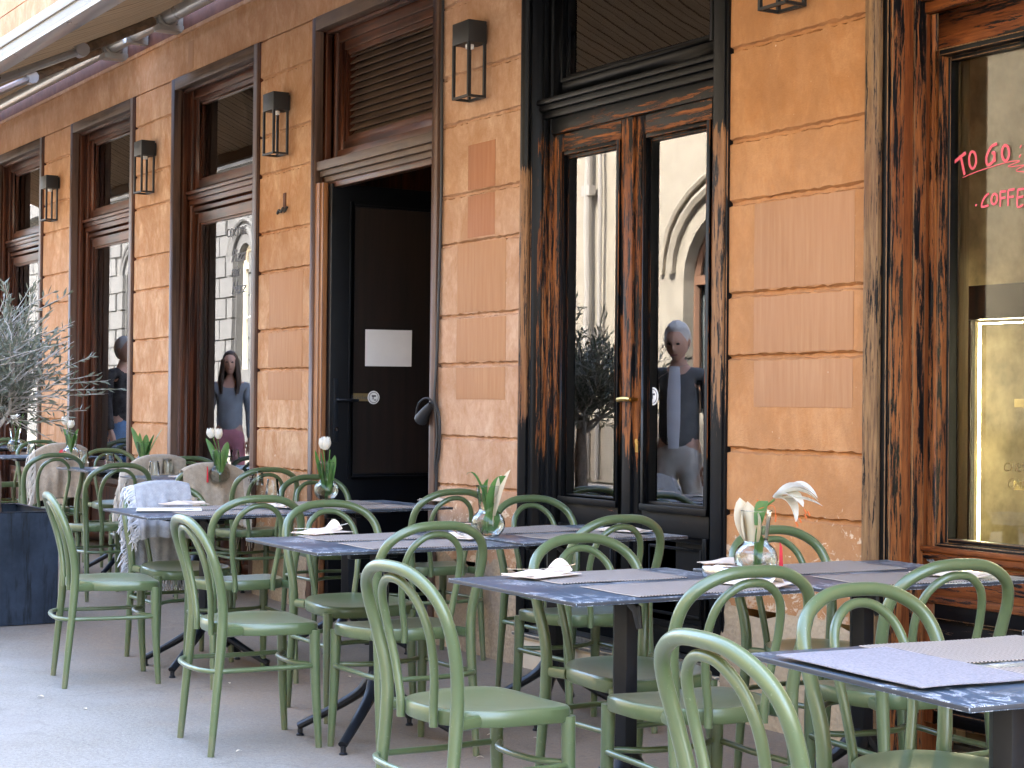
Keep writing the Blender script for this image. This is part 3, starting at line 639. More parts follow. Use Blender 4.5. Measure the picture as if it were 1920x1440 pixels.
lg = MB(); lg.box(c0 - .01, c1 + .01, ys - .08, ys - .056, .742, .762); lg.box(c0 - .01, c1 + .01, ys - .068, ys - .046, .715, .742); lg.box(c0, c1, ys - .06, ys - .036, .555, .585); lg.build('sill', 'shop_x', sw, bevel=.005)
sg = mat_glass('shop_glass', 1.3)
for z0, z1 in ((.786, 2.524), (2.85, 3.44)):
    p = MB(); p.box(c0 + .07, c1 - .07, ys + .014, ys + .018, z0, z1); p.build('glass_pane', sg if z0 < 1 else 'glass', sw, smooth=0)
# writing on the pane: strokes laid on the glass
yt = ys + .0125
def strokes(paths, wdt, mat, name, px=True):
    b = MB()
    for p in paths:
        wd = wdt
        if isinstance(p, tuple): p, wd = p
        q = [at(1748 + u * 180 / 1364, 230 + v * 190 / 1440, 1, yt) for u, v in p]
        q = spline(q, 5) if len(q) > 2 else q
        b.tube(q, wd, 6, flat=(1, 1))
    for v in b.v: v.y = yt + (v.y - yt) * .12
    return b.build(name, mat, sw)
def ell(cx, cy, rx, ry, tilt=0): return [(cx + rx * math.cos(a) * math.cos(tilt) - ry * math.sin(a) * math.sin(tilt), cy + ry * math.sin(a) * math.cos(tilt) + rx * math.cos(a) * math.sin(tilt)) for a in [2 * PI * k / 12 - 1.4 for k in range(13)]]
strokes([([(315, 560), (475, 425)], .0062), ([(405, 480), (460, 740)], .0062), (ell(572, 530, 50, 120), .0048),
         ([(920, 300), (840, 340), (775, 470), (770, 560), (800, 600), (870, 540), (880, 430), (845, 435)], .0052), ([(875, 430), (895, 555)], .004), (ell(1040, 430, 50, 110), .0052),
         ([(1250, 335), (1262, 345)], .006), ([(1240, 470), (1252, 480)], .006),
         ([(435, 780), (650, 690), (900, 610), (1100, 555), (1245, 545), (1090, 610), (1110, 628), (1300, 605), (1200, 670), (1210, 690), (1310, 700)], .0016)], .003, 'togo', 'to_go_writing')
strokes([([(612, 1185), (630, 1160)], .003), [(805, 1005), (745, 1060), (705, 1150), (710, 1195), (800, 1175)], ell(880, 1085, 40, 75, .15), [(970, 980), (965, 1195)], [(970, 980), (1050, 975)], [(968, 1075), (1040, 1065)],
         [(1080, 960), (1075, 1185)], [(1080, 960), (1170, 945)], [(1078, 1060), (1160, 1050)], [(1215, 950), (1210, 1190), (1290, 1170)], [(1215, 950), (1300, 940)], [(1212, 1065), (1290, 1050)],
         [(1330, 945), (1325, 1170), (1420, 1150)], [(1330, 945), (1430, 930)], [(1328, 1050), (1410, 1040)]], .0042, 'togo', 'coffee_writing')

# ---- rooms behind the glass
rm = MB()
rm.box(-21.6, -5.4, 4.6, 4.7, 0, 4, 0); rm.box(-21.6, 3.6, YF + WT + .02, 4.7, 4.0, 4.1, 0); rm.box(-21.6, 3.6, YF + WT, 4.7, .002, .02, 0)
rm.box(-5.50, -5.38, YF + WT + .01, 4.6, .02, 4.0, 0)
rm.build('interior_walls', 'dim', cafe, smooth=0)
cw = MB(); cw.box(-5.36, 2.0, 2.0, 2.1, .02, 4.0); cw.box(-5.38, -5.355, YF + WT + .02, 2.0, .02, 4.0); cw.build('concrete_back_wall', 'concrete', cafe)
pw = MB(); pw.box(-4.72, -4.605, YF + WT + .01, .50, .02, 3.2); pw.build('pale_wood_lining', 'pale_wood', cafe, bevel=.004)
# display fridge with lit edges
fr = thing('display_fridge', 'lit glass display fridge with golden shelves behind the shop window', 'display fridge', (-4.45, 1.25, 0.02))
b = MB(); b.box(-.62, .62, -.27, .30, 0, .62); b.box(-.64, .64, -.29, .32, 1.60, 1.74); b.build('cabinet', 'black', fr, bevel=.006); b = MB(); b.box(-.62, .62, .27, .30, .62, 1.60); b.build('back_panel', 'concrete', fr)
for k in (-1, 1):
    b = MB(); b.box(k * .612 - .008, k * .612 + .008, -.27, -.245, .62, 1.60); b.build('corner_post', 'black', fr)
    b = MB(); b.box(k * .575 - .0035, k * .575 + .0035, -.252, -.246, .64, 1.59); b.build('led_strip', 'led', fr)
    b = MB()
    for i in range(44): b.box(k * .50 - .005, k * .50 + .005, .255, .265, .66 + i * .021, .668 + i * .021)
    b.build('led_dots', 'led_dim', fr)
b = MB(); b.box(-.58, .58, -.252, -.247, 1.583, 1.587); b.build('led_strip', 'led', fr)
for z in (.92, 1.25):
    b = MB(); b.box(-.42, .58, -.20, .22, z, z + .012); b.box(-.42, .58, -.215, -.20, z - .004, z + .03); b.build('shelf', 'gold', fr)
b = MB(); b.box(-.60, .60, -.262, -.258, .63, 1.58); gp = b.build('glass_front', mat_glass('fridge_glass', 1.25), fr, smooth=0)
pc = at(1893, 885, 1, .93); text_mesh('CHEESE', .05, 'chalk', 'cheese_cake_writing', fr, (pc.x + 4.45, -.2655, pc.z - .02), (PI / 2, 0, 0), .2); text_mesh('CAKE', .05, 'chalk', 'cheese_cake_writing', fr, (pc.x + 4.45, -.2655, pc.z - .085), (PI / 2, 0, 0), .2)

# ------------------------------------------------------------------ wall lanterns
def lantern(label, x):
    t = thing('wall_lantern', label, 'wall lamp', (x, YF, 2.79), 0, 'open frame wall lanterns along the cafe front')
    return t
ln = lantern('dark open frame wall lantern between louvred doorway and peeling double door', -7.535)
b = MB(); b.box(-.0825, .0825, -.125, -.02, .275, .385); b.build('cap', 'lantern', ln, bevel=.003)
b = MB(); b.box(-.05, .05, -.02, 0, .28, .375); b.build('wall_plate', 'lantern', ln)
b = MB(); bw = .014
for sx_ in (-1, 1):
    for yy in (-.125, -.02 - bw): b.box(sx_ * .0825 - (bw if sx_ > 0 else 0), sx_ * .0825 + (bw if sx_ < 0 else 0), yy, yy + bw, .012, .275)
for yy in (-.125, -.02 - bw): b.box(-.0825, .0825, yy, yy + bw, 0, .012)
for sx_ in (-.0825, .0825 - bw): b.box(sx_, sx_ + bw, -.125 + bw, -.02 - bw, 0, .012)
b.build('frame', 'lantern', ln)
b = MB(); b.tube([(0, -.07, .275), (0, -.07, .255)], .022, 12); b.build('lamp_socket', 'sticker', ln)
for x, lb in ((-5.125, 'dark open frame wall lantern right of the peeling double door, mostly above the frame'), (-9.945, 'dark open frame wall lantern left of the louvred doorway, above the wall hook'), (-12.355, 'dark open frame wall lantern between the second and third brown windows'), (-14.765, 'dark open frame wall lantern farthest left, beside the olive tree')):
    dup(ln, (x, YF, 2.79), 0, lb)

# hook, nails, cable
hk = thing('wall_hook', 'small rusty wall hook on the stucco left of the louvred doorway', 'hook', (-9.945, YF, 2.45))
b = MB(); b.box(-.022, .012, -.008, 0, 0, .11); b.build('hook_plate', plain('rusty_iron', (.13, .05, .025), .8), hk)
b = MB(); b.tube(spline([(-.07, -.01, .0), (-.055, -.03, -.015), (-.03, -.03, .005), (0, -.03, -.01), (.03, -.03, .012), (.05, -.03, -.012), (.055, -.012, .02)], 4), .008, 6); b.build('hook_bar', 'rubber', hk)
cb = thing('power_cable', 'black power cable with a plug socket hanging beside the dark doorway', 'cable', (-7.93, YF, 0))
pts = [(.012, -.012, 3.57), (.010, -.014, 3.0), (.014, -.012, 2.4), (.002, -.014, 1.9), (-.004, -.02, 1.5), (-.006, -.03, 1.28), (.0, -.015, 1.1), (-.02, -.015, .95), (-.03, -.012, .75), (-.028, -.02, .45)]
b = MB(); b.tube(spline(pts, 6), .008, 7)
b.tube(spline([(-.006, -.03, 1.27), (.03, -.025, 1.2), (.035, -.02, 1.12), (.02, -.015, 1.0), (-.005, -.015, .88), (-.012, -.015, .5)], 6), .008, 7)
b.tube(spline([(-.004, -.03, 1.25), (-.03, -.06, 1.285), (-.10, -.07, 1.26), (-.135, -.07, 1.2), (-.13, -.07, 1.16)], 6), .006, 7); b.build('cable', 'rubber', cb)
b = MB(); b.lathe([(0, 0), (.012, .0), (.020, .03), (.030, .075), (.036, .12), (.036, .14), (.028, .14), (.028, .10), (0, .10)], 14); mt = Matrix.Translation((-.01, -.05, 1.255)) @ Euler((0, R(-128), 0)).to_matrix().to_4x4(); b.xform(mt); b.build('plug_socket', 'rubber', cb)

# ------------------------------------------------------------------ awnings
def arms(x, zt, zb, yb):
    sh = Vector((x + .06, -.14, zt - .05)); el = Vector((x + .28, -.72, zt - .36)); hn = Vector((x + .55, yb + .07, zb - .05)); return sh, el, hn
def awning(label, xa, xb, arm, reach=1.62):
    t = thing('awning', label, 'awning', (0, 0, 0), 0, 'beige awnings over the cafe terrace')
    yt_, zt = -.02, 3.985; yb_ = -reach; zb = at(90, 66, 1, -1.66).z + .085 + (1.62 - reach) * .43
    b = MB(); b.tube([(xa, yt_, zt), (xb, yt_, zt)], .052, 20); b.box(xa - .005, xa + .05, yt_ - .07, YF - .02, zt - .07, zt + .075); b.box(xb - .03, xb + .005, yt_ - .06, YF - .02, zt - .06, zt + .065); b.build('roller_tube', 'alu', t)
    b = MB(); b.grid(lambda u, v: (xa + .1 + (xb - xa - .2) * u, yt_ + (yb_ - yt_) * v, zt + .05 + (zb + .02 - zt - .05) * v - .045 * math.sin(PI * v) + .012 * math.sin(u * (xb - xa) * 9) * v), int((xb - xa) * 12), 8); b.build('fabric', 'awning', t, solid=.002)
    b = MB(); b.box(xa + .06, xb - .06, yb_ - .05, yb_ + .03, zb - .06, zb + .035, 0); b.box(xa + .06, xb - .06, yb_ - .062, yb_ - .05, zb - .005, zb + .05, 0); b.box(xa + .06, xb - .06, yb_ - .058, yb_ + .045, zb - .085, zb - .06, 1); b.build('front_bar', ['awning_bar', 'alu_grey'], t, bevel=.006)
    for x in arm:
        b = MB(); b.box(x - .06, x + .06, -.09, YF - .006, zt - .10, zt - .055); b.box(x - .045, x + .045, YF - .05, YF - .006, zt - .055, zt + .12)
        b.tube([Vector((x - .05, yt_ + .066 * math.cos(a), zt + .066 * math.sin(a))) for a in [PI * k / 12 + PI for k in range(13)]], .014, 6); b.tube([Vector((x + .05, yt_ + .066 * math.cos(a), zt + .066 * math.sin(a))) for a in [PI * k / 12 + PI for k in range(13)]], .014, 6)
        b.build('bracket', 'alu', t, bevel=.004)
        sh, el, hn = arms(x, zt, zb, yb_)
        b = MB(); b.tube([sh, sh.lerp(el, .5), el], [.036, .036, .034], 8); b.build('arm_sleeve', 'sleeve', t)
        b = MB(); b.tube([el - Vector((.04, 0, 0)), el + Vector((.05, 0, 0))], .048, 10); b.tube([el, hn], .028, 8); b.build('folding_arm', 'alu_grey', t)
    return t
awning('beige awning with white roller tube above the far left windows', -20.5, -12.53, (-13.0, -18.6), 1.15)
awning('beige awning with white front bar above doorway and double door', -12.50, -1.0, (-11.80, -3.2))

# dark bar counter seen inside the double door
ct = at(1265, 772, 1, 1.1); q = thing('bar_counter', 'dark bar counter with a bright top edge inside the double door', 'counter', (ct.x, 1.3, .02))
b = MB(); b.box(-.5, .9, -.2, .3, 0, ct.z - .06); b.build('counter_front', 'black', q); b = MB(); b.box(-.55, .95, -.24, .34, ct.z - .055, ct.z - .02); b.build('counter_top', 'alu_grey', q, bevel=.004)
for k in range(4): b = MB(); b.lathe([(0, 0), (.03, 0), (.031, .10), (.012, .15), (.011, .19), (0, .19)], 16); o = b.build('bottle', 'vessel', None, smooth=60); o.location = (ct.x + .22 + .1 * k, 1.25, ct.z); tag(o, 'clear bottle on the bar counter inside the double door', 'bottle', 'bottles on the bar counter')
# ------------------------------------------------------------------ tables
TG = 'dark slate topped cafe tables'
def make_table(label, loc, rz):
    t = thing('cafe_table', label, 'table', loc, rz, TG)
    b = MB(); b.box(-.35, .35, -.40, .40, .728, .740); b.mi = [1, 0, 1, 1, 1, 1]; b.build('tabletop', ['table', 'metal_edge'], t, bevel=.002)
    b = MB(); b.prism([(.040 * math.cos(PI / 6 + PI / 3 * k), .040 * math.sin(PI / 6 + PI / 3 * k)) for k in range(6)], .20, .70); b.build('column', 'metal', t, bevel=.004)
    b = MB(); b.box(-.055, .055, -.22, .22, .700, .726); b.box(-.16, .16, -.035, .035, .704, .726); b.box(-.075, -.045, -.10, .10, .672, .702); b.build('flip_bracket', 'metal', t, bevel=.006)
    b = MB(); b.tube([(.05, -.02, .69), (.085, -.02, .675), (.10, -.02, .62)], [.016, .02, .012], 8, flat=(1, .6)); b.build('lever', 'metal', t)
    for sx_ in (-1, 1):
        for sy_ in (-1, 1):
            b = MB(); d = Vector((sx_ * .66, sy_ * .75, 0)).normalized()
            pts = spline([d * .005 + Vector((0, 0, .27)), d * .035 + Vector((0, 0, .215)), d * .085 + Vector((0, 0, .165)), d * .20 + Vector((0, 0, .095)), d * .31 + Vector((0, 0, .036))], 5)
            b.tube(pts, lerp_list([.030, .030, .024, .020, .018], len(pts)), 10, flat=(.8, 1.0))
            p = d * .305; b.lathe([(0, 0), (.015, 0), (.015, .006), (.010, .010), (.010, .03), (0, .03)], 10, (p.x, p.y, 0)); b.build('leg', 'metal', t)
    return t
def corner_table(x, y, a): # (x, y) is the corner nearest the camera on the street side
    c, s = math.cos(a), math.sin(a); return (x - .35 * c - .40 * s, y - .35 * s + .40 * c, gz(x) )
TA = {'T0A': (-7.375, -1.683, -.04), 'T1A': (-5.455, -1.752, -.037), 'T2A': (-3.80, -1.775, -.009), 'T3A': (-2.172, -2.027, -.10),
      'T0B': (-7.49, -.84, .05), 'T1B': (-5.50, -.885, .05), 'T2B': (-3.73, -.945, -.05), 'T3B': (-2.16, -1.15, -.02)}
LB = {'T0A': 'slate table with a cream menu card, behind the leftmost street-side chair', 'T1A': 'slate table in front of the dark doorway, street end of its row', 'T2A': 'slate table in the middle foreground, two placemats and a napkin on its bare left corner',
      'T3A': 'slate table at the bottom right corner with three overlapping placemats', 'T0B': 'slate table by the wall carrying the white tulip vase before the dark doorway', 'T1B': 'slate table before the double door, beside the round vase with drooping leaves',
      'T2B': 'slate table before the orange shop window, with the white lily vase', 'T3B': 'slate table cut by the right edge of the photo'}
TB = {}
base = None
for k, (x, y, a) in TA.items():
    loc = corner_table(x, y, a)
    if base is None: base = make_table(LB[k], loc, a); TB[k] = base
    else: TB[k] = dup(base, loc, a, LB[k])
for k, loc, a, lb in (('M2', (-10.60, -.20, gz(-10.6)), .02, 'slate table by the third brown window, behind the chairs with blankets'), ('M1', (-11.75, -.28, gz(-11.75)), .0, 'slate table whose left corner shows through a chair back near the planter'), ('M0', (-13.75, -.30, gz(-13.75)), .0, 'slate table beside the second brown window, largely hidden by a blanket'), ('M9', (-15.6, -.30, gz(-15.6)), .0, 'slate table behind the olive trunk at the far left')):
    TB[k] = dup(base, loc, a, lb)
def on(k, lx, ly, z=.74): # table coordinates to world
    t = TB[k]; a = t.rotation_euler.z; c, s = math.cos(a), math.sin(a)
    return Vector((t.location.x + lx * c - ly * s, t.location.y + lx * s + ly * c, t.location.z + z)), a

# ------------------------------------------------------------------ chairs
CG = 'olive green bentwood style chairs on the terrace'
def make_chair(label, loc, rz):
    t = thing('bistro_chair', label, 'chair', loc, rz, CG)
    half = [(.193, -.218, 0), (.190, -.200, .20), (.186, -.180, .42), (.192, -.180, .53), (.206, -.200, .635), (.205, -.229, .725), (.172, -.254, .785), (.095, -.272, .824)]
    pts = half + [(0, -.277, .833)] + [(-x, y, z) for x, y, z in half[::-1]]
    pp = spline(pts, 7); rr = [.0125, .0155, .0185, .0178, .017, .0165, .0165, .0165, .0165]; rr = rr + rr[-2::-1]
    b = MB(); b.tube(pp, lerp_list(rr, len(pp)), 14); b.build('back_frame', 'chair', t, smooth=50)
    half = [(.088, -.190, .418), (.089, -.191, .47), (.104, -.199, .565), (.113, -.220, .665), (.097, -.246, .745), (.052, -.263, .790)]
    pts = half + [(0, -.268, .802)] + [(-x, y, z) for x, y, z in half[::-1]]
    pp = spline(pts, 7); b = MB(); b.tube(pp, .0118, 12); b.build('inner_hoop', 'chair', t, smooth=50)
    # seat: squared front, rounded back, dished top
    def outline(a):
        c, s = math.cos(a), math.sin(a)
        e = 2 / 5.0 if s > 0 else 2 / 2.3
        x = math.copysign(abs(c) ** (e if s > 0 else 2 / 2.6), c) * (.205 if s > 0 else .196); y = math.copysign(abs(s) ** e, s) * (.205 if s > 0 else .192)
        return x * (1 - .10 * max(0, -y / .19)), y
    N = 56; rings = [(.0, -.013), (.3, -.012), (.55, -.009), (.78, -.003), (.92, .001), (.975, .0), (1.0, -.006), (1.0, -.036), (.975, -.043), (.5, -.040)]
    vs = []; fs = []
    for r, dz in rings:
        for k in range(N):
            x, y = outline(2 * PI * k / N); q = r if r > 0 else 1e-4
            sad = .012 * (y / .2) ** 2 * (1 if y < 0 else -.5) * q * q + (.006 * (abs(x) / .2) ** 2 * q * q)
            vs.append((x * q, y * q, .455 + dz + sad))
    for i in range(len(rings) - 1):
        for k in range(N): fs.append((i * N + k, i * N + (k + 1) % N, (i + 1) * N + (k + 1) % N, (i + 1) * N + k))
    fs.append(tuple((len(rings) - 1) * N + k for k in range(N))); fs.append(tuple(k for k in range(N - 1, -1, -1)))
    b = MB(); b.add(vs, fs)
    for sx_ in (-1, 1):
        b.tube([(sx_ * .186, -.181, .436), (sx_ * .176, -.14, .436), (sx_ * .165, -.10, .436)], [.017, .018, .018], 8, flat=(1.0, .7))
    b.build('seat', 'chair', t, smooth=42)
    for sx_ in (-1, 1):
        b = MB(); pp = spline([(sx_ * .180, .172, .43), (sx_ * .182, .176, .25), (sx_ * .188, .190, .0)], 6); b.tube(pp, lerp_list([.0205, .0185, .0125], len(pp)), 12); b.build('leg', 'chair', t, smooth=50)
    ring = [(.183, .175, .300), (.186, .0, .298), (.190, -.185, .300), (.150, -.232, .300), (.075, -.250, .300), (0, -.254, .300), (-.075, -.250, .300), (-.150, -.232, .300), (-.190, -.185, .300), (-.186, 0, .298), (-.183, .175, .300), (-.10, .128, .302), (0, .115, .302), (.10, .128, .302)]
    b = MB(); b.tube(spline(ring, 5, True), .0092, 9, closed=True); b.build('stretcher', 'chair', t, smooth=50)
    return t
H = PI / 2
CH = {
 'D': (-7.603, -1.776, -.164, 'olive chair at the far left street side, beside the dark planter'),
 'E': (-5.962, -1.770, -.08, 'olive chair second from the left along the street side, sunlit seat'),
 'C': (-4.05, -1.925, .02, 'olive chair in the centre foreground with its whole pale seat in view'),
 'G': (-2.515, -2.06, -.09, 'olive chair nearest the camera, its arched back left of the placemat table'),
 'T0x': (-7.335, -1.26, H - .05, 'olive chair with its back arch in front of the menu card table'),
 'F': (-5.57, -1.36, H, 'tall backed olive chair left of centre, at the table before the dark doorway'),
 'T1w': (-6.345, -1.175, -H - .05, 'olive chair behind the left corner of the table before the dark doorway'),
 'T2w': (-4.345, -1.215, -H + .03, 'olive chair whose back arch rises behind the napkin on the middle foreground table'),
 'T2x': (-3.785, -1.385, H - .08, 'olive chair on the near side of the middle foreground table, arch before the plinth'),
 'T3w': (-2.785, -1.47, -H, 'olive chair whose arch stands behind the table with three placemats'),
 'T2Bw': (-4.375, -.40, -H, 'olive chair behind the white lily vase, against the orange plaster'),
 'T2Bx': (-3.69, -.73, H - .12, 'olive chair before the orange shop window with a folded napkin seen through its arch'),
 'T1Bx': (-5.61, -.545, H, 'olive chair with its arch in front of the double door panels'),
 'T1Bw': (-6.36, -.15, -H, 'olive chair right behind the vase with drooping leaves, at the black door frame'),
 'T0Bx': (-7.53, -.18, H, 'olive chair before the stucco pier with the power cable, left of the drooping leaves vase'),
 'T0Bw': (-8.66, -.17, -H, 'olive chair behind the single white tulip vase at the dark doorway'),
 'GB': (-8.02, -1.28, -H, 'olive chair with a folded pale grey blanket over its back'),
 'B3': (-10.33, -.33, H, 'olive chair with a beige blanket, directly behind the grey blanket'),
 'B2': (-11.45, -.25, H, 'olive chair with a fringed beige blanket, second from the left of the three beige ones'),
 'B1': (-13.55, -.28, H, 'olive chair with a fringed beige blanket next to the olive trunk'),
 'X1': (-10.60, -.83, H + .1, 'bare olive chair in front of the second fringed beige blanket'),
 'X2': (-12.05, -.80, H + .1, 'bare olive chair in front of the leftmost fringed beige blanket'),
 'H4': (-9.90, -.13, H, 'olive chair by the wall between the third brown window and the doorway'),
 'H3': (-11.02, .0, -H, 'olive chair under the third brown window, behind the two tulip heads'),
 'H2': (-12.40, -.12, -H, 'olive chair at the wall behind the glass of bare green leaves'),
 'H1': (-14.15, -.12, -H, 'olive chair at the wall behind the leftmost beige blanket'),
 'H0': (-15.05, -.30, H, 'olive chair just right of the olive trunk, mostly hidden'),
}
CHO = {}; chair0 = None
for k, (x, y, a, lb) in CH.items():
    loc = (x, y, gz(x))
    if chair0 is None: chair0 = make_chair(lb, loc, a); CHO[k] = chair0
    else: CHO[k] = dup(chair0, loc, a, lb)

# ------------------------------------------------------------------ placemats, napkins, forks
def mat_on(k, lx, ly, w_, d_, label, mat='mat_y', rz=0.0, z=.741):
    p, a = on(k, lx, ly, z); b = MB(); s = rnd.uniform(0, 6)
    b.grid(lambda u, v: ((u - .5) * w_, (v - .5) * d_, .0015 + .0016 * (1 + math.sin(u * 7 + s) * math.sin(v * 6 + s))), 10, 10)
    o = b.build('placemat', mat, None, solid=.002); o.location = p; o.rotation_euler = (0, 0, a + rz)
    return tag(o, label, 'placemat', 'striped woven placemats on the tables')
for k, lbl in (('T0A', 'menu card table'), ('T1A', 'table before the dark doorway'), ('T2A', 'middle foreground table'), ('T0B', 'tulip vase table at the dark doorway'), ('T1B', 'table before the double door'), ('T2B', 'white lily table')):
    mat_on(k, -.185, .03 if k[2] == 'A' else 0.0, .29, .45, 'striped woven placemat on the far half of the ' + lbl, rz=rnd.uniform(-.03, .03))
    mat_on(k, .185, .04 if k[2] == 'A' else 0.0, .29, .45, 'striped woven placemat on the near half of the ' + lbl, rz=rnd.uniform(-.03, .03))
mat_on('T3A', -.185, .10, .29, .45, 'striped woven placemat on the far half of the bottom right table', rz=.02)
mat_on('T3A', .185, .12, .29, .45, 'striped woven placemat under the pale one on the bottom right table')
mat_on('T3A', -.03, -.245, .45, .29, 'pale lilac woven placemat across the street end of the bottom right table', 'mat_pale', .03, z=.747)

def napkin_mesh(seed, curl):
    r = random.Random(seed); b = MB(); ph = r.uniform(0, 6)
    def f(u, v):
        x = (u - .5) * .20; y = (v - .5) * .115 + .012 * math.sin(u * 3.2 + ph)
        z = .006 + .010 * math.sin(PI * u) * math.sin(PI * v) + .004 * math.sin(u * 8 + ph) * math.sin(v * 5 + ph) + curl * .045 * max(0, (u - .62) / .38) ** 2 * math.sin(PI * min(1, v + .1))
        x -= curl * .03 * max(0, (u - .62) / .38) ** 2
        return (x, y, z)
    b.grid(f, 18, 12)
    b.grid(lambda u, v: ((u - .5) * .21 + .006, (v - .5) * .135 - .004 + .006 * math.sin(u * 4 + ph), .0035 + .003 * math.sin(PI * u) * math.sin(PI * v + .3)), 14, 8)
    return b
def fork_mesh():
    b = MB(); prof = [(-.10, .0045), (-.06, .0035), (-.01, .0025), (.02, .003), (.035, .009), (.055, .0115), (.062, .0115)]
    vs = []; n = len(prof)
    for x, hw in prof:
        z = .010 + .012 * max(0, (x - .0) / .06) - .009 * max(0, (x - .045) / .05)
        vs += [(x, -hw, z), (x, hw, z)]
    b.add(vs, [(2 * i, 2 * i + 2, 2 * i + 3, 2 * i + 1) for i in range(n - 1)])
    for k in range(4):
        y = -.0095 + k * .00633
        b.add([(.062, y - .0016, .0205), (.062, y + .0016, .0205), (.085, y + .0014, .022), (.108, y + .001, .028), (.108, y - .001, .028), (.085, y - .0014, .022)], [(0, 1, 2, 5), (5, 2, 3, 4)])
    return b
NG = 'cream napkins laid with forks'
def napkin(px, py, z, rz, label, curl=0.0, fork=True, frz=None, print_=False, place=None):
    p = place or at(px, py, 2, z)
    o = napkin_mesh(int(px), curl).build('napkin', 'napkin', None, solid=.0022, smooth=60); o.location = (p.x, p.y, z + .004); o.rotation_euler = (0, 0, rz); tag(o, 'cream folded napkin ' + label, 'napkin', NG)
    if print_:
        b = MB(); b.grid(lambda u, v: (.022 * (u - .5) + .035, .018 * (v - .5), .0195 - .004 * abs(u - .5)), 4, 4); q = b.build('napkin_print', 'ink', o)
    if fork:
        f = fork_mesh().build('fork', 'steel', None, solid=.0016, smooth=50); a = frz if frz is not None else rz + 1.2
        f.location = (p.x, p.y, z + .012); f.rotation_euler = (0, 0, a); tag(f, 'steel fork on the napkin ' + label, 'fork', 'steel forks on napkins')
napkin(600, 1001, .744, 1.9, 'at the left corner of the table before the dark doorway', .9, True, 1.2)
napkin(855, 1009, .744, .5, 'at the wall end of the table before the dark doorway', 0, True, 2.9)
napkin(1012, 1081, .744, 1.9, 'curled on the left side of the middle foreground table', .9, True, .9)
napkin(1170, 997, .744, .5, 'on the table before the double door', 0, True, 2.9)
napkin(1408, 1096, .744, .5, 'beside the ashtray on the middle foreground table', .4, True, 2.9)
napkin(1778, 1080, .746, .4, 'with a dark emblem, before the orange shop window', 0, True, 2.9, True)
napkin(522, 951, .744, .5, 'near the right edge of the menu card table', .2, True, 2.6)
napkin(825, 940, .744, .5, 'on the tulip vase table at the dark doorway', 0, True, 2.9)
napkin(342, 947, .744, 1.6, 'half hidden behind the cream menu card', .2, True, .4)
napkin(1372, 1058, .744, 1.6, 'behind the white lily vase', .4, False)
p, a = on('M2', .12, -.12, .742); napkin(0, 0, p.z, .6, 'on the table by the third brown window', .2, False, place=p)
p, a = on('M1', .18, -.20, .742); napkin(1, 0, p.z, .4, 'on the table seen through the chair near the planter', .3, False, place=p)
# menus
b = MB(); b.box(-.105, .105, -.15, .15, 0, .003, 0); b.box(-.103, .107, -.152, .148, .003, .005, 1); mn = b.build('menu_card', ['ink', 'menu'], None, smooth=0)
mc = at(318, 956.5, 2, .744); p, a = on('T0A', 0, 0); mn.location = (mc.x, mc.y, .744); mn.rotation_euler = (0, 0, -.35); tag(mn, 'cream menu card with a small printed emblem on the slate table', 'menu')
b = MB(); b.lathe([(0, 0), (.022, 0), (.022, .0006), (0, .0006)], 14, (.02, .09, .005)); lo = b.build('emblem', 'ink', mn); 
p, a = on('M2', -.10, .02, .742); mn2 = bpy.data.objects.new('menu_card', None); bpy.data.objects.remove(mn2)
b = MB(); b.box(-.10, .10, -.15, .15, 0, .008); o = b.build('wooden_menu_board', 'pale_wood', None, bevel=.002); p, a = on('M2', .2, .15, .742); o.location = p; tag(o, 'pale wooden menu board lying on the table by the third brown window', 'menu board')
# ashtrays
def ashtray(px, py, z, label):
    p = at(px, py, 2, z); b = MB(); b.lathe([(0, 0), (.055, 0), (.058, .004), (.058, .032), (.054, .036), (.048, .032), (.046, .010), (0, .008)], 28); o = b.build('ashtray', 'steel', None, smooth=50); o.location = p; return tag(o, label, 'ashtray')
ashtray(868, 997, .741, 'round steel ashtray beside the vase with drooping leaves')
ashtray(1352, 1082, .741, 'round steel ashtray on the middle foreground table, behind the tall chair arch')

# ------------------------------------------------------------------ vases and flowers
VG = 'bulbous glass vases on the tables'
def make_vase(label, loc):
    t = thing('glass_vase', label, 'vase', loc, 0, VG)
    prof = [(.0, .0), (.038, .0), (.050, .008), (.064, .028), (.067, .052), (.058, .078), (.042, .094), (.037, .103), (.039, .125), (.044, .165), (.049, .195)]
    b = MB(); pr_ = [(p.x, p.z) for p in spline([(r, 0, z) for r, z in prof], 3)]; b.lathe(pr_, 32, ripple=.008, nr=24); b.build('glass_body', 'vessel', t, smooth=70)
    wp = [(0, .004), (.036, .004), (.047, .011), (.060, .031), (.0625, .050)]; b = MB(); b.lathe(wp + [(.060, .064), (0, .062)], 28); b.build('water', mat_water, t, smooth=50)
    b = MB(); b.tube([Vector((.050 * math.cos(a), .050 * math.sin(a), .196)) for a in [2 * PI * k / 28 for k in range(28)]], .0013, 6, closed=True); b.build('rim', 'vessel', t)
    return t
tw = NT('water'); gw = tw.n('ShaderNodeBsdfGlass'); gw.inputs['IOR'].default_value = 1.33; gw.inputs['Roughness'].default_value = .0; gw.inputs['Color'].default_value = (.96, .98, .96, 1)
trn = tw.n('ShaderNodeBsdfTransparent'); mxw = tw.n('ShaderNodeMixShader'); mxw.inputs[0].default_value = .45; tw.l(gw.outputs[0], mxw.inputs[1]); tw.l(trn.outputs[0], mxw.inputs[2]); tw.l(mxw.outputs[0], tw.out.inputs[0]); mat_water = tw.m
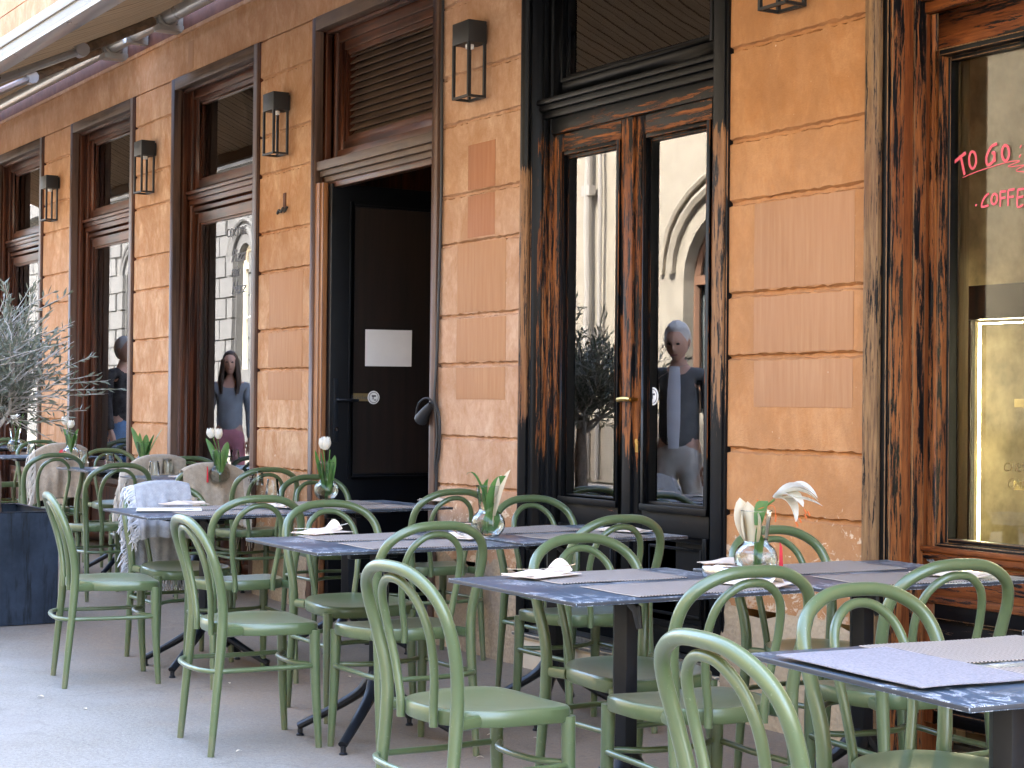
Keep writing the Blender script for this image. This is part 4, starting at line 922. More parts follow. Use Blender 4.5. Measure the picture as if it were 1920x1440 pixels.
def leaf(b, base, tip, wd, bend=(0, 0, .03), mi=0, fold=.25, n=8):
    base, tip, bend = Vector(base), Vector(tip), Vector(bend); d = tip - base; side = d.cross(Vector((0, 0, 1)))
    if side.length < 1e-4: side = Vector((1, 0, 0))
    if abs(d.normalized().z) > .8: side = Vector((math.cos(base.x * 90 + tip.y * 300), math.sin(base.x * 90 + tip.y * 300), 0))
    side.normalize(); nrm = side.cross(d.normalized())
    def f(u, v):
        w2 = wd * math.sin(PI * min(1, v * .82 + .16)) ** .8 * (1 if v < 1 else 0)
        return base + d * v + bend * (4 * v * (1 - v)) + side * ((u - .5) * 2 * w2) + nrm * (fold * w2 * (abs(u - .5) * 2) ** 2)
    b.grid(f, 4, n, mi)
def tulip_head(b, c, d, r, h, mi=0, open_=0.0):
    c, d = Vector(c), Vector(d).normalized(); q = d.to_track_quat('Z', 'Y').to_matrix()
    for k in range(6):
        a0 = 2 * PI * k / 6; inner = .9 if k % 2 else 1.0
        def f(u, v):
            a = a0 + (u - .5) * 1.35 * (1 - .55 * max(0, v - .6) / .4); rr = r * inner * (math.sin(PI * (.12 + v * .66)) ** .8) * (1 + open_ * v * v)
            return c + q @ Vector((rr * math.cos(a), rr * math.sin(a), h * v - .012 * v * abs(u - .5) * 4 * h * 4))
        b.grid(f, 5, 7, mi)
def bouquet(name, label, cat, loc, stems, leaves, heads, wilt=False):
    t = thing(name, label, cat, loc, 0)
    for s_ in stems:
        b = MB(); b.tube(spline(s_, 5), .0032, 6); b.build('stem', 'leaf', t)
    for lf in leaves:
        b = MB(); leaf(b, *lf); b.build('leaf', 'leaf', t, smooth=80)
    for h_ in heads:
        b = MB(); tulip_head(b, *h_); b.build('flower_head', 'wilt' if wilt else 'petal', t, smooth=80)
    return t
vp = at(612, 935, 2, .743); V0 = (vp.x, vp.y, .742)
vase0 = make_vase('glass vase holding one white tulip in front of the dark doorway', V0)
bouquet('white_tulip', 'white tulip with upright green leaves in the vase before the dark doorway', 'flower', V0,
        [[(.01, 0, .01), (0, 0, .12), (-.018, -.012, .27)], [(-.01, 0, .01), (.006, .004, .13), (.014, .012, .262)]],
        [((.0, -.01, .05), (-.055, -.045, .262), .024, (0, 0, .02)), ((-.005, .0, .05), (-.034, -.020, .25), .02), ((.01, .0, .04), (.036, .030, .235), .026, (0, 0, .02)), ((.01, .01, .03), (.03, .04, .205), .026), ((0, .01, .03), (.008, .012, .215), .03)],
        [((-.010, -.006, .262), (.05, .05, 1), .030, .072), ((-.026, -.016, .268), (-.1, -.05, 1), .017, .058)])
def vase_at(px, z, y, label, hz=0):
    p = at(px, 800, 1, y); loc = (p.x, y, gz(p.x) + z); return dup(vase0, loc, 0.7, label), loc
vd, v1 = vase_at(0, .742, -.8, 'tmp'); vp = at(915, 1004, 2, .743); v1 = (vp.x, vp.y, .742); vd.location = v1; vd['label'] = 'glass vase with water and drooping leaves before the black double door'
t = thing('drooping_leaves', 'green leaves arching over the rim and a wilted cream lily in the middle vase', 'flower', v1)
for lf in (((0, 0, .10), (-.085, -.055, .235), .018, (-.01, 0, .06)), ((.0, 0, .08), (.0, .0, .225), .022, (-.02, 0, .02)), ((.0, 0, .10), (.062, .035, .238), .026, (.01, 0, .035)), ((.01, 0, .02), (.02, .01, .12), .034, (0, 0, 0))):
    b = MB(); leaf(b, *lf); b.build('leaf', 'leaf', t, smooth=80)
b = MB(); leaf(b, (.03, .01, .08), (.075, .055, .262), .014); leaf(b, (.025, .02, .13), (.045, .03, .24), .018, (.01, 0, .02)); leaf(b, (.03, .0, .04), (.035, .02, .19), .014); b.build('wilted_petals', 'wilt', t, smooth=80)
for s_ in ([(-.03, -.01, .01), (.0, .01, .1), (.02, .02, .22)], [(.03, -.02, .012), (-.02, 0, .11), (-.03, -.01, .2)]):
    b = MB(); b.tube(spline(s_, 5), .0028, 6); b.build('stem', 'leaf', t)
vp = at(1417, 1075, 2, .743); v2 = (vp.x, vp.y, .742); v = dup(vase0, v2, .3, 'ribbed glass vase with a white lily on the table before the orange shop window')
t = thing('white_lily', 'white lily with orange stamens bending out of the ribbed vase', 'flower', v2)
b = MB(); b.tube(spline([(0, 0, .01), (.0, 0, .12), (.02, .015, .20), (.045, .035, .232)], 6), .0036, 6); b.build('stem', 'leaf', t)
b = MB(); leaf(b, (.01, 0, .15), (.022, .02, .222), .02); leaf(b, (.0, 0, .02), (.0, .01, .12), .028); b.build('leaf', 'leaf', t, smooth=80)
hb = Vector((.048, .038, .235))
b = MB()
for tip, wd, bd in (((.155, .115, .238), .050, (0, 0, .038)), ((.105, .070, .160), .040, (.010, .006, .024)), ((.135, .135, .228), .045, (0, 0, .028)), ((.14, .07, .212), .042, (0, 0, .024)), ((.165, .125, .216), .024, (0, 0, .012))): leaf(b, hb, tip, wd, bd, 0, .30, 12)
b.build('lily_petals', 'petal', t, smooth=80)
b = MB()
for d_ in ((.12, .09, .205), (.125, .10, .198), (.115, .095, .19), (.12, .07, .178), (.11, .065, .166)):
    d_ = Vector(d_); b.tube([d_, d_ + Vector((.006, .004, -.014))], .0028, 6)
b.build('stamens', 'stamen', t)
b = MB(); leaf(b, (-.015, -.01, .10), (-.040, -.034, .235), .036, (0, 0, 0), 0, .4); leaf(b, (-.01, -.015, .10), (-.014, -.024, .225), .034, (0, 0, 0), 0, -.4); leaf(b, (.0, -.0, .10), (.012, -.0, .19), .03, (0, 0, 0)); b.build('drooping_petal', 'wilt', t, smooth=80)
b = MB()
for q in ([(0, 0, .2), (.01, .01, .226), (.004, .002, .222)], [(.005, 0, .2), (.045, .03, .212), (.052, .035, .175)], [(.0, 0, .2), (.02, .02, .225), (.022, .022, .215)]):
    b.tube(spline(q, 4), .0012, 5); e = Vector(q[-1]); b.tube([e + Vector((0, 0, .008)), e - Vector((.002, 0, .012))], .0028, 6)
b.build('stray_stamens', 'stamen', t)
def red_tag(loc, rz, label, big=False):
    b = MB()
    if big: b.lathe([(0, 0), (.03, 0), (.03, .004), (0, .004)], 20); b.xform(Euler((PI / 2, 0, 0)).to_matrix().to_4x4() @ Matrix.Translation((0, .03, 0)))
    else: b.prism([(-.006, 0), (.008, 0), (.004, .085), (-.004, .10)], 0, .003); b.xform(Euler((PI / 2, 0, 0)).to_matrix().to_4x4())
    o = b.build('red_tag', 'red', None); o.location = loc; o.rotation_euler = (0, 0, rz); return tag(o, label, 'tag')
red_tag((v2[0] + .055, v2[1] + .055, .742), .5, 'slim red tag leaning on the ribbed lily vase')
spots = {'a': (413, 'M2', 'glass vase with two cream tulips before the third brown window'), 'b': (270, 'M1', 'glass vase holding only broad green leaves'), 'c': (134, 'M0', 'glass vase with two cream tulips near the olive branches'), 'd': (29, 'M9', 'glass vase with a shaggy open flower by the olive trunk')}
VL = {}
for k, (px, tb, lb) in spots.items():
    y = -.30; p = at(px, 800, 1, y); loc = (p.x, y, gz(p.x) + .742); VL[k] = loc; dup(vase0, loc, .2, lb)
bouquet('cream_tulips', 'two cream tulips leaning left before the third brown window', 'flower', VL['a'], [[(0, 0, .02), (0, 0, .14), (-.05, -.03, .285)], [(0, 0, .02), (.005, 0, .15), (-.015, -.01, .27)]],
        [((0, 0, .06), (-.085, -.06, .27), .022), ((0, 0, .05), (-.03, -.03, .21), .022), ((.01, .0, .06), (.045, .03, .25), .032)], [((-.055, -.035, .272), (-.25, -.1, 1), .026, .062), ((-.012, -.008, .268), (.1, .05, 1), .026, .064)])
bouquet('green_leaves', 'broad green tulip leaves without flowers in a small vase', 'plant', VL['b'], [[(0, 0, .02), (0, 0, .1), (0, .0, .17)]],
        [((0, 0, .05), (-.09, -.06, .30), .024), ((0, 0, .05), (-.03, -.02, .26), .026), ((.01, 0, .05), (.02, .01, .25), .028), ((.01, .0, .06), (.13, .09, .30), .030, (.0, 0, .02)), ((0, 0, .05), (.06, .05, .25), .03)], [])
bouquet('cream_tulips', 'two cream tulips in the vase beside the second brown window', 'flower', VL['c'], [[(0, 0, .02), (-.01, 0, .14), (-.05, -.03, .28)], [(0, 0, .02), (.0, 0, .15), (-.008, -.006, .25)]],
        [((0, 0, .06), (-.075, -.05, .25), .02), ((0, 0, .05), (.03, .02, .22), .024), ((.01, .0, .06), (.055, .04, .24), .022)], [((-.052, -.032, .27), (-.2, -.1, 1), .026, .065), ((-.006, -.004, .245), (.12, .05, 1), .027, .062)])
t = bouquet('shaggy_flower', 'shaggy overblown cream flower beside the olive trunk', 'flower', VL['d'], [[(0, 0, .02), (0, 0, .12), (-.01, -.01, .24)]], [((0, 0, .05), (.06, .05, .33), .018), ((0, 0, .05), (.02, .02, .2), .026)], [])
b = MB(); rl = random.Random(3)
for k in range(26):
    a = rl.uniform(0, 2 * PI); e = rl.uniform(-.9, 1.2); d_ = Vector((math.cos(a) * math.cos(e), math.sin(a) * math.cos(e), math.sin(e))) * rl.uniform(.05, .085); leaf(b, (-.01, -.01, .25), Vector((-.01, -.01, .26)) + d_, .014, (0, 0, .01), n=5)
b.build('flower_head', 'petal', t, smooth=80)
red_tag((VL['a'][0] - .02, VL['a'][1] - .07, VL['a'][2]), .5, 'slim red tag by the vase before the third brown window')
red_tag((VL['c'][0] - .05, VL['c'][1] - .05, VL['c'][2] + .02), .9, 'round red tag beside the cream tulips near the olive branches', True)
# upturned tumblers
TGp = 'ribbed glass tumblers standing upside down'
def tumbler(loc, label):
    b = MB(); b.lathe([(.036, 0), (.037, .004), (.034, .05), (.029, .088), (.026, .094), (0, .094), (0, .088), (.024, .086), (.031, .05), (.034, .0)], 36, ripple=.035, nr=18); o = b.build('tumbler', 'vessel', None, smooth=70); o.location = loc; return tag(o, label, 'glass', TGp)
for k, (px, y, lb) in enumerate(((315, -.22, 'left of the two tulips before the third brown window'), (290, -.42, 'low, between the leaf vase and the grey blanket'), (207, -.35, 'behind the second fringed beige blanket'), (158, -.35, 'right of the cream tulips near the olive branches'), (60, -.32, 'beside the shaggy flower'), (484, -.20, 'in front of the plaster pier left of the doorway'), (512, -.5, 'between two chair arches left of the single tulip vase'))):
    p = at(px, 800, 1, y); tumbler((p.x, y, gz(p.x) + .742), 'ribbed glass tumbler ' + lb)

# ------------------------------------------------------------------ blankets
def blanket(chair, label, mat, fmat, xl, xr, back, front, fringe_side=None, fringe_end=False, seed=1, flen=1.0):
    t = thing('blanket', label, 'blanket', tuple(CHO[chair].location), CHO[chair].rotation_euler.z, 'blankets draped over chair backs')
    r = random.Random(seed); ph = [r.uniform(0, 6) for _ in range(6)]
    def zt(x): q = min(1, abs(x) / .215); return .860 - .062 * q ** 2.8
    L1, L0 = front, back
    def f(u, v):                      # v: 0 rear hem, .5 over the hoop, 1 front hem
        x = xl + (xr - xl) * u; zt_ = zt(x); s = (v - .5) * 2
        if s < -.08: dist = (-s - .08) / .92 * L0; y = -.305 - .02 * min(1, dist * 4) + (0 if dist < .1 else 0); z = zt_ - .012 - dist; lean = -.012
        elif s > .08: dist = (s - .08) / .92 * L1; y = -.250 + .10 * min(1, dist / .2); z = zt_ - .012 - dist; lean = .0
        else: a = s / .08 * PI / 2; y = -.277 + .027 * math.sin(a); z = zt_ - .012 + .012 * math.cos(a); dist = 0
        wv = min(1, dist * 5)
        y += wv * (.010 * math.sin(u * 13 + ph[0] + dist * 3) + .006 * math.sin(u * 29 + ph[1] - dist * 5) + .004 * math.sin(dist * 22 + ph[2] + u * 4)); x += wv * .008 * math.sin(dist * 9 + ph[3])
        z -= wv * .010 * math.sin(u * 4 + ph[4])
        return Vector((x, y, z))
    b = MB(); b.grid(f, 44, 60); b.build('cloth', mat, t, solid=.004, smooth=80)
    b = MB()
    if fringe_side is not None:
        for k in range(110):
            v = .02 + .96 * k / 109; p = f(0.0 if fringe_side < 0 else 1.0, v); L = r.uniform(.12, .24) * flen; sg = fringe_side
            q = [p, p + Vector((sg * r.uniform(.02, .045), r.uniform(-.012, .012), -L * .35)), p + Vector((sg * r.uniform(.01, .06), r.uniform(-.02, .02), -L))]
            b.tube(spline(q, 3), [.0042, .004, .0038, .0034, .003, .0026, .002], 5)
    if fringe_end:
        for v in (0.0,):
            for k in range(54):
                p = f(k / 53, v); q = [p, p + Vector((r.uniform(-.006, .006), r.uniform(-.006, .006), -.05)), p + Vector((r.uniform(-.012, .012), r.uniform(-.012, .012), -r.uniform(.075, .10)))]
                b.tube(spline(q, 2), .0024, 5)
    if b.v: b.build('fringe', fmat, t)
    return t
blanket('GB', 'folded pale grey blanket over the chair behind the menu card table', 'blank_grey', 'fringe_grey', -.135, .155, .44, .26, 1, True, 4, .32)
blanket('B3', 'beige blanket with its fringe on the right, behind the grey one', 'blank_beige', 'fringe', -.19, .20, .33, .30, 1, False, 7)
blanket('B2', 'beige blanket with long fringe on the left, behind the bare chair right of the planter', 'blank_beige', 'fringe', -.225, .17, .40, .30, -1, False, 11)
blanket('B1', 'beige blanket with long fringe on the left, beside the olive trunk', 'blank_beige', 'fringe', -.225, .19, .40, .30, -1, False, 15)

# petals and scraps on the pavement
rl = random.Random(21)
b = MB(); b.grid(lambda u, v: ((u - .5) * .03, (v - .5) * .018 * (1 - (2 * u - 1) ** 2 * .7), .004 + .006 * math.sin(PI * u)), 5, 4); pt = b.build('fallen_petal', 'wilt', None, smooth=80)
tag(pt, 'fallen petals and paper scraps on the pavement under the chairs', 'petal', 'fallen petals on the pavement')
for k, (px, py) in enumerate(((900, 1422), (1003, 1386), (920, 1380), (448, 1410), (430, 1282), (655, 1270), (1062, 1340), (1190, 1385), (590, 1220), (1255, 1405), (1330, 1398), (160, 1330), (940, 1430), (690, 1290), (1380, 1350), (76, 1308))):
    o = pt if k == 0 else pt.copy()
    if k: COL.objects.link(o)
    o.location = at(px, py, 2, 0.002); o.rotation_euler = (0, 0, rl.uniform(0, 6)); o.scale = [rl.uniform(.5, 1.1)] * 3
# ------------------------------------------------------------------ planter and olive tree
def planter(label, x, y, lx, ly, h):
    t = thing('steel_planter', label, 'planter', (x, y, gz(x)))
    b = MB(); tk = .012
    b.box(-lx, lx, -ly, -ly + tk, 0, h); b.box(-lx, lx, ly - tk, ly, 0, h); b.box(lx - tk, lx, -ly + tk, ly - tk, 0, h); b.box(-lx, -lx + tk, -ly + tk, ly - tk, 0, h)
    b.box(-lx, lx, -ly, -ly + .03, h, h + .006); b.box(-lx, lx, ly - .03, ly, h, h + .006); b.box(lx - .03, lx, -ly + .03, ly - .03, h, h + .006); b.box(-lx, -lx + .03, -ly + .03, ly - .03, h, h + .006)
    b.build('steel_box', 'planter', t, bevel=.002)
    b = MB(); b.grid(lambda u, v: ((u - .5) * 2 * (lx - .013), (v - .5) * 2 * (ly - .013), h - .06 + .015 * math.sin(u * 17) * math.sin(v * 13)), 12, 12); b.build('soil', 'soil', t)
    return t
def olive(label, x, y, z, ht, rad, seed, nt=430):
    t = thing('olive_tree', label, 'tree', (x, y, z)); r = random.Random(seed)
    tr = spline([(0, 0, 0), (.012, .01, .2), (-.01, .0, .42), (.006, -.01, .60)], 5); b = MB(); b.tube(tr, lerp_list([.058, .046, .040, .036], len(tr)), 12)
    for v in b.v: v.x += .005 * math.sin(v.z * 37 + v.y * 60); v.y += .005 * math.sin(v.z * 29 + v.x * 55)
    b.build('trunk', 'bark', t, smooth=60)
    tw_, lf_ = MB(), MB(); top = Vector(tr[-1])
    def leaf1(p, d, L):
        d = d.normalized(); s_ = d.cross(Vector((r.uniform(-1, 1), r.uniform(-1, 1), r.uniform(-1, 1)))).normalized(); wv = L * .11
        lf_.add([p, p + d * L * .45 + s_ * wv, p + d * L, p + d * L * .45 - s_ * wv], [(0, 1, 2, 3)])
    limbs = []
    for k in range(11):
        a = 2 * PI * k / 11 + r.uniform(-.3, .3); e = r.uniform(.15, 1.35)
        d = Vector((math.cos(a) * math.cos(e), math.sin(a) * math.cos(e), math.sin(e))); L = rad * r.uniform(.55, .95)
        p = [top - Vector((0, 0, r.uniform(0, .12)))]
        for i in range(5): p.append(p[-1] + (d + Vector((r.uniform(-.4, .4), r.uniform(-.4, .4), r.uniform(-.25, .35)))).normalized() * L / 5)
        q = spline(p, 3); tw_.tube(q, lerp_list([.016, .010, .006], len(q)), 6); limbs.append(q)
    for k in range(nt):
        q = r.choice(limbs); p0 = q[r.randint(4, len(q) - 1)]
        out = (p0 - top + Vector((0, 0, .1))).normalized(); d = (out * .7 + Vector((r.uniform(-1, 1), r.uniform(-1, 1), r.uniform(-.7, 1)))).normalized(); L = r.uniform(.18, .46) * ht
        pts = [p0]; seg = 6
        for i in range(seg): d = (d + Vector((r.uniform(-.28, .28), r.uniform(-.28, .28), r.uniform(-.22, .20)))).normalized(); pts.append(pts[-1] + d * L / seg)
        tw_.tube(pts, lerp_list([.0042, .0016], seg + 1), 4)
        if r.random() < .80:
            nl = r.randint(8, 22)
            for i in range(nl):
                u = .18 + .82 * i / nl; j = min(seg - 1, int(u * seg)); p = pts[j].lerp(pts[j + 1], u * seg - j); dd_ = (pts[j + 1] - pts[j]).normalized()
                leaf1(p, dd_ * .8 + Vector((r.uniform(-1, 1), r.uniform(-1, 1), r.uniform(-.8, 1))) * .8, r.uniform(.042, .075))
    for d, L in (((.8, .45, .85), 1.05), ((.75, .8, .30), .95), ((.6, .9, .12), .9), ((.5, .85, -.10), .85), ((.3, .9, .05), 1.0), ((.4, .8, -.35), .7)):      # long sprigs reaching past the window
        d = Vector(d).normalized(); pts = [top + Vector((0, 0, .12))]
        for i in range(9): d = (d + Vector((r.uniform(-.1, .1), r.uniform(-.1, .1), r.uniform(-.06, .08)))).normalized(); pts.append(pts[-1] + d * L * rad * 1.15 / 9)
        tw_.tube(pts, lerp_list([.005, .0014], 10), 4)
        for i in range(26):
            u = .5 + .5 * i / 26; j = min(8, int(u * 9)); leaf1(pts[j].lerp(pts[j + 1], u * 9 - j), (pts[j + 1] - pts[j]).normalized() + Vector((r.uniform(-1, 1), r.uniform(-1, 1), r.uniform(-1, 1))) * .6, r.uniform(.035, .06))
    c = tw_.build('branches', 'twig', t, smooth=60); lf_.build('foliage', 'olive', t, smooth=0)
    return t
planter('dark blue-black steel planter with drip stains at the left edge', -9.93, -1.93, .40, .50, .615)
olive('small bushy olive tree in the steel planter at the left edge', -9.72, -1.76, gz(-9.7) + .55, 1.0, .64, 5)

# ------------------------------------------------------------------ houses across the street (seen in the window glass)
OY = -9.0
def arch_pts(cx, hw, zs, rise, n=14): return [(cx - hw * math.cos(PI * k / n), zs + rise * math.sin(PI * k / n)) for k in range(n + 1)]
def facade_with_holes(b, x0, x1, z0, z1, holes, y, mi=0):
    """front of a house as vertical strips, with arched holes (cx, hw, zbottom, zspring, rise)"""
    xs_ = sorted({x0, x1} | {round(p[0], 4) for h in holes for p in arch_pts(h[0], h[1], h[3], h[4])})
    for a, c in zip(xs_[:-1], xs_[1:]):
        m = (a + c) / 2; hs = [h for h in holes if abs(m - h[0]) < h[1]]
        def zt(h, x): q = max(-1, min(1, (x - h[0]) / h[1])); return h[3] + h[4] * math.sqrt(max(0, 1 - q * q))
        zc = [(z0, z0)]
        cur_a = cur_c = z0
        for h in sorted(hs, key=lambda q: q[2]):
            b.add([(a, y, cur_a), (c, y, cur_c), (c, y, h[2]), (a, y, h[2])], [(0, 1, 2, 3)], mi); cur_a, cur_c = zt(h, a), zt(h, c)
        b.add([(a, y, cur_a), (c, y, cur_c), (c, y, z1), (a, y, z1)], [(0, 1, 2, 3)], mi)
def opp_house(label, x0, x1, hgt, wallm, holes, arcs=True, rust=False):
    t = thing('town_house', label, 'building', ((x0 + x1) / 2, OY, 0)); ox = (x0 + x1) / 2; base = gz(ox)
    b = MB(); facade_with_holes(b, x0 - ox, x1 - ox, base - .3, hgt, [(h[0] - ox, *h[1:]) for h in holes], 0)
    b.box(x0 - ox, x1 - ox, -8, -.45, base - .3, hgt)
    for h in holes:
        pts = [(h[0] - ox - h[1], h[2])] + [(p[0] - ox, p[1]) for p in arch_pts(h[0], h[1], h[3], h[4])] + [(h[0] - ox + h[1], h[2])]
        for p, q in zip(pts, pts[1:] + pts[:1]): b.add([(p[0], 0, p[1]), (q[0], 0, q[1]), (q[0], -.45, q[1]), (p[0], -.45, p[1])], [(0, 1, 2, 3)])
    b.box(x0 - ox, x1 - ox, -.2, .35, hgt, hgt + .35); b.box(x0 - ox, x1 - ox, -.1, .14, 5.2, 5.4); b.box(x0 - ox, x1 - ox, 0, .06, base, 1.15)
    if rust:
        z = 1.2; k = 0
        while z < 5.0:
            x = x0 + (k % 2) * .35
            while x < x1 - .8:
                w_ = .66; cx = x + w_ / 2
                if not any(abs(cx - h[0]) < h[1] + .42 and z < h[3] + h[4] + .25 for h in holes): b.box(x - ox + .015, x + w_ - ox, 0, .05, z + .015, z + .42)
                x += .68
            for h in holes:
                if z < h[3] + .1 and z > h[2] - .3:
                    for sgn in (-1, 1): b.box(h[0] - ox + sgn * (h[1] + .03), h[0] - ox + sgn * (h[1] + (.46 if k % 2 else .34)), 0, .09, z + .02, z + .42)
            z += .44; k += 1
    b.build('wall', wallm, t, smooth=0)
    b = MB(); b.add([(x0 - ox, .3, hgt + .35), (x1 - ox, .3, hgt + .35), (x1 - ox, -4, hgt + 2.2), (x0 - ox, -4, hgt + 2.2), (x0 - ox, -8, hgt + .35), (x1 - ox, -8, hgt + .35)], [(0, 1, 2, 3), (3, 2, 5, 4)]); b.build('roof', 'roof', t)
    if arcs:
        b = MB()
        for h in holes:
            if h[4] < .2: continue
            for e, wd in ((.22, .07), (.42, .045)): b.tube([Vector((p[0] - ox, .03, p[1])) for p in arch_pts(h[0], h[1] + e, h[3] + .1, h[4] + e * .9)], wd, 6)
        b.build('arch_moulding', wallm, t)
    for h in holes:
        b = MB(); pts = [(h[0] - ox - h[1], h[2])] + [(p[0] - ox, p[1]) for p in arch_pts(h[0], h[1], h[3], h[4])] + [(h[0] - ox + h[1], h[2])]
        b.tube([Vector((p[0] * 1, -.22, p[1])) for p in pts], .06, 6, closed=True); b.box(h[0] - ox - .03, h[0] - ox + .03, -.24, -.18, h[2], h[3] + h[4]); b.box(h[0] - ox - h[1], h[0] - ox + h[1], -.25, -.17, h[3] - .06, h[3] + .06)
        b.box(h[0] - ox - h[1], h[0] - ox + h[1], -.24, -.19, (h[2] + h[3]) / 2 - .02, (h[2] + h[3]) / 2 + .02)
        fm = b.build('window', 'cream_trim' if rust else 'brown_frame', t)
        b = MB(); b.add([(p[0], -.3, p[1]) for p in pts], [tuple(range(len(pts)))]); b.build('glass_pane', mat_far, fm)
    return t
tf = NT('dark_far_glass'); mat_far = tf.bsdf((.10, .115, .115), .12, .6)
opp_house('cream rendered house with brown arched windows across the street', -29.5, -15.3, 5.9, 'cream_wall', [(x, 1.15, .9 if k % 2 else .05, 2.9, .95) for k, x in enumerate((-27.6, -23.4, -17.05))])
opp_house('pale grey house with block stonework and narrow arched windows across the street', -62, -29.55, 6.2, 'grey_wall', [(x, .42, 1.9, 4.05, .45) for x in (-58, -54, -50.2, -46.2, -43.2, -40.1, -36.9, -33.2)], True, True)
opp_house('mottled brown stone house with arched doors across the street', -15.25, 12, 5.9, mat_brownstone(), [(x, 1.0, .05, 2.6, .7) for x in (-9.0, -3.6, 1.8, 7.2)], False)
b = MB(); dp = thing('drainpipe', 'white drainpipe on the cream house across the street', 'pipe', (-20.3, OY + .1, 0)); b.tube([(0, 0, .2), (0, 0, 5.85)], .055, 10); b.tube([(.28, 0, .2), (.28, 0, 5.85)], .03, 8); b.box(-.1, .1, -.05, .05, 4.2, 4.35); b.build('pipe', 'alu', dp)

# ------------------------------------------------------------------ people on the pavement (seen in the window glass)
def skin(name, chains, mat, parent, sub=2):
    """chains: list of [(x, y, z, rx, ry), ...]; the first vertex of later chains may name an earlier one with an index"""
    bm = bmesh.new(); ly = bm.verts.layers.skin.verify(); vs = []
    for ch in chains:
        prev = None
        for p in ch:
            if isinstance(p, int): prev = vs[p]; continue
            v = bm.verts.new(p[:3]); v[ly].radius = (p[3], p[4] if len(p) > 4 else p[3]); v[ly].use_root = not vs; vs.append(v)
            if prev is not None: bm.edges.new((prev, v))
            prev = v
    me = bpy.data.meshes.new(name); bm.to_mesh(me); bm.free()
    o = bpy.data.objects.new(name, me); COL.objects.link(o); md = o.modifiers.new('Skin', 'SKIN'); md.use_smooth_shade = True; md.branch_smoothing = .3
    sb = o.modifiers.new('Sub', 'SUBSURF'); sb.levels = sub; sb.render_levels = sub
    dg = bpy.context.evaluated_depsgraph_get(); me2 = bpy.data.meshes.new_from_object(o.evaluated_get(dg)); o.modifiers.clear(); o.data = me2; me2.name = name
    me2.materials.clear(); me2.materials.append(M[mat]); me2.polygons.foreach_set('use_smooth', [True] * len(me2.polygons)); o.parent = parent; return o
def person(label, loc, rz, ht, top, legs, hair, pose, female=False, shirt=None, look=0.0, tilt=0.0):
    t = thing('person', label, 'person', loc, rz); k = ht / 1.75; sw = .185 if not female else .165
    hipw = .095; hz = .92; sz = 1.44
    armL, armR = pose
    legc = lambda s_: [(s_ * hipw, 0, hz - .05, .085), (s_ * hipw * 1.02, .01, .50, .058), (s_ * hipw * 1.05, -.02, .10, .040), (s_ * hipw * 1.1, .03, .035, .036, .03), (s_ * hipw * 1.15, .16, .025, .036, .022)]
    ch = [[(0, 0, .95, .112, .085), (0, -.005, 1.10, .125, .095), (0, -.005, 1.28, .14, .10), (0, 0, sz - .02, .10, .075), (0, .005, 1.50, .05), (0, .012, 1.575, .05)]]
    ch.append([0] + legc(1)); ch.append([0] + legc(-1))
    ch.append([3, (sw, -.005, sz - .02, .055)] + [(*p, .042 - .006 * i) for i, p in enumerate(armR)]); ch.append([3, (-sw, -.005, sz - .02, .055)] + [(*p, .042 - .006 * i) for i, p in enumerate(armL)])
    body = skin('body', ch, 'skin', t)
    # head with brow, nose, lips, chin and ears, joined to the same mesh; hands with five fingers
    mb = MB(); hc = Vector((0, .03, 1.655))
    def face(d, q):
        q = q.copy()
        if d.y > 0 and abs(d.x) < .55: q.y += .006 * math.exp(-((d.z - .25) / .12) ** 2) - .007 * math.exp(-((d.z - .05) / .12) ** 2 - ((abs(d.x) - .33) / .16) ** 2)
        if d.y > .2: q.y += .026 * math.exp(-((d.z + .16) / .13) ** 2 - (d.x / .13) ** 2) + .010 * math.exp(-((d.z - .05) / .16) ** 2 - (d.x / .10) ** 2) + .006 * math.exp(-((d.z + .50) / .07) ** 2 - (d.x / .28) ** 2) + .012 * math.exp(-((d.z + .82) / .12) ** 2 - (d.x / .3) ** 2)
        if d.z < -.2: q.x *= 1 + .22 * (d.z + .2); q.y += .012 * (-d.z - .2)
        return q
    mb.ball(hc, (.076, .098, .118), 36, 26, 0, face)
    for s_ in (-1, 1): mb.ball(hc + Vector((s_ * .077, -.008, -.005)), (.010, .022, .032), 10, 8)
    rm_ = Euler((tilt, 0, look)).to_matrix().to_4x4(); pv = Matrix.Translation(Vector((0, .0, 1.55))); hm = pv @ rm_ @ pv.inverted(); mb.xform(hm)
    for arm in (armR, armL):
        w0, w1 = Vector(arm[-2]), Vector(arm[-1]); d = (w1 - w0).normalized(); s_ = d.cross(Vector((0, 1, .2))).normalized(); nn = d.cross(s_)
        mb.tube([w1 - d * .02, w1 + d * .05, w1 + d * .09], [.024, .030, .026], 10, flat=(1.2, .55) if False else (1, 1))
        for i, (off, L) in enumerate(((-.027, .062), (-.009, .075), (.009, .080), (.027, .070))):
            p0 = w1 + d * .085 + s_ * off; mb.tube([p0, p0 + d * L * .45 + nn * .006, p0 + d * L * .8 + nn * .02, p0 + d * L + nn * .032], [.0095, .009, .008, .006], 7)
        p0 = w1 + d * .03 - s_ * .03; mb.tube([p0, p0 + d * .03 - s_ * .018 + nn * .012, p0 + d * .06 - s_ * .014 + nn * .024], [.011, .010, .007], 7)
    hd_ = mb.build('head', 'skin', None, smooth=70)
    bm = bmesh.new(); bm.from_mesh(body.data); bm.from_mesh(hd_.data); bm.to_mesh(body.data); bm.free(); bpy.data.objects.remove(hd_)
    body.data.polygons.foreach_set('use_smooth', [True] * len(body.data.polygons))
    for s_ in (-1, 1):
        e = MB(); e.ball(hc + Vector((s_ * .030, .088, .012)), (.013, .008, .008), 10, 8); e.xform(hm); e.build('eye', 'dark_shoe', t)
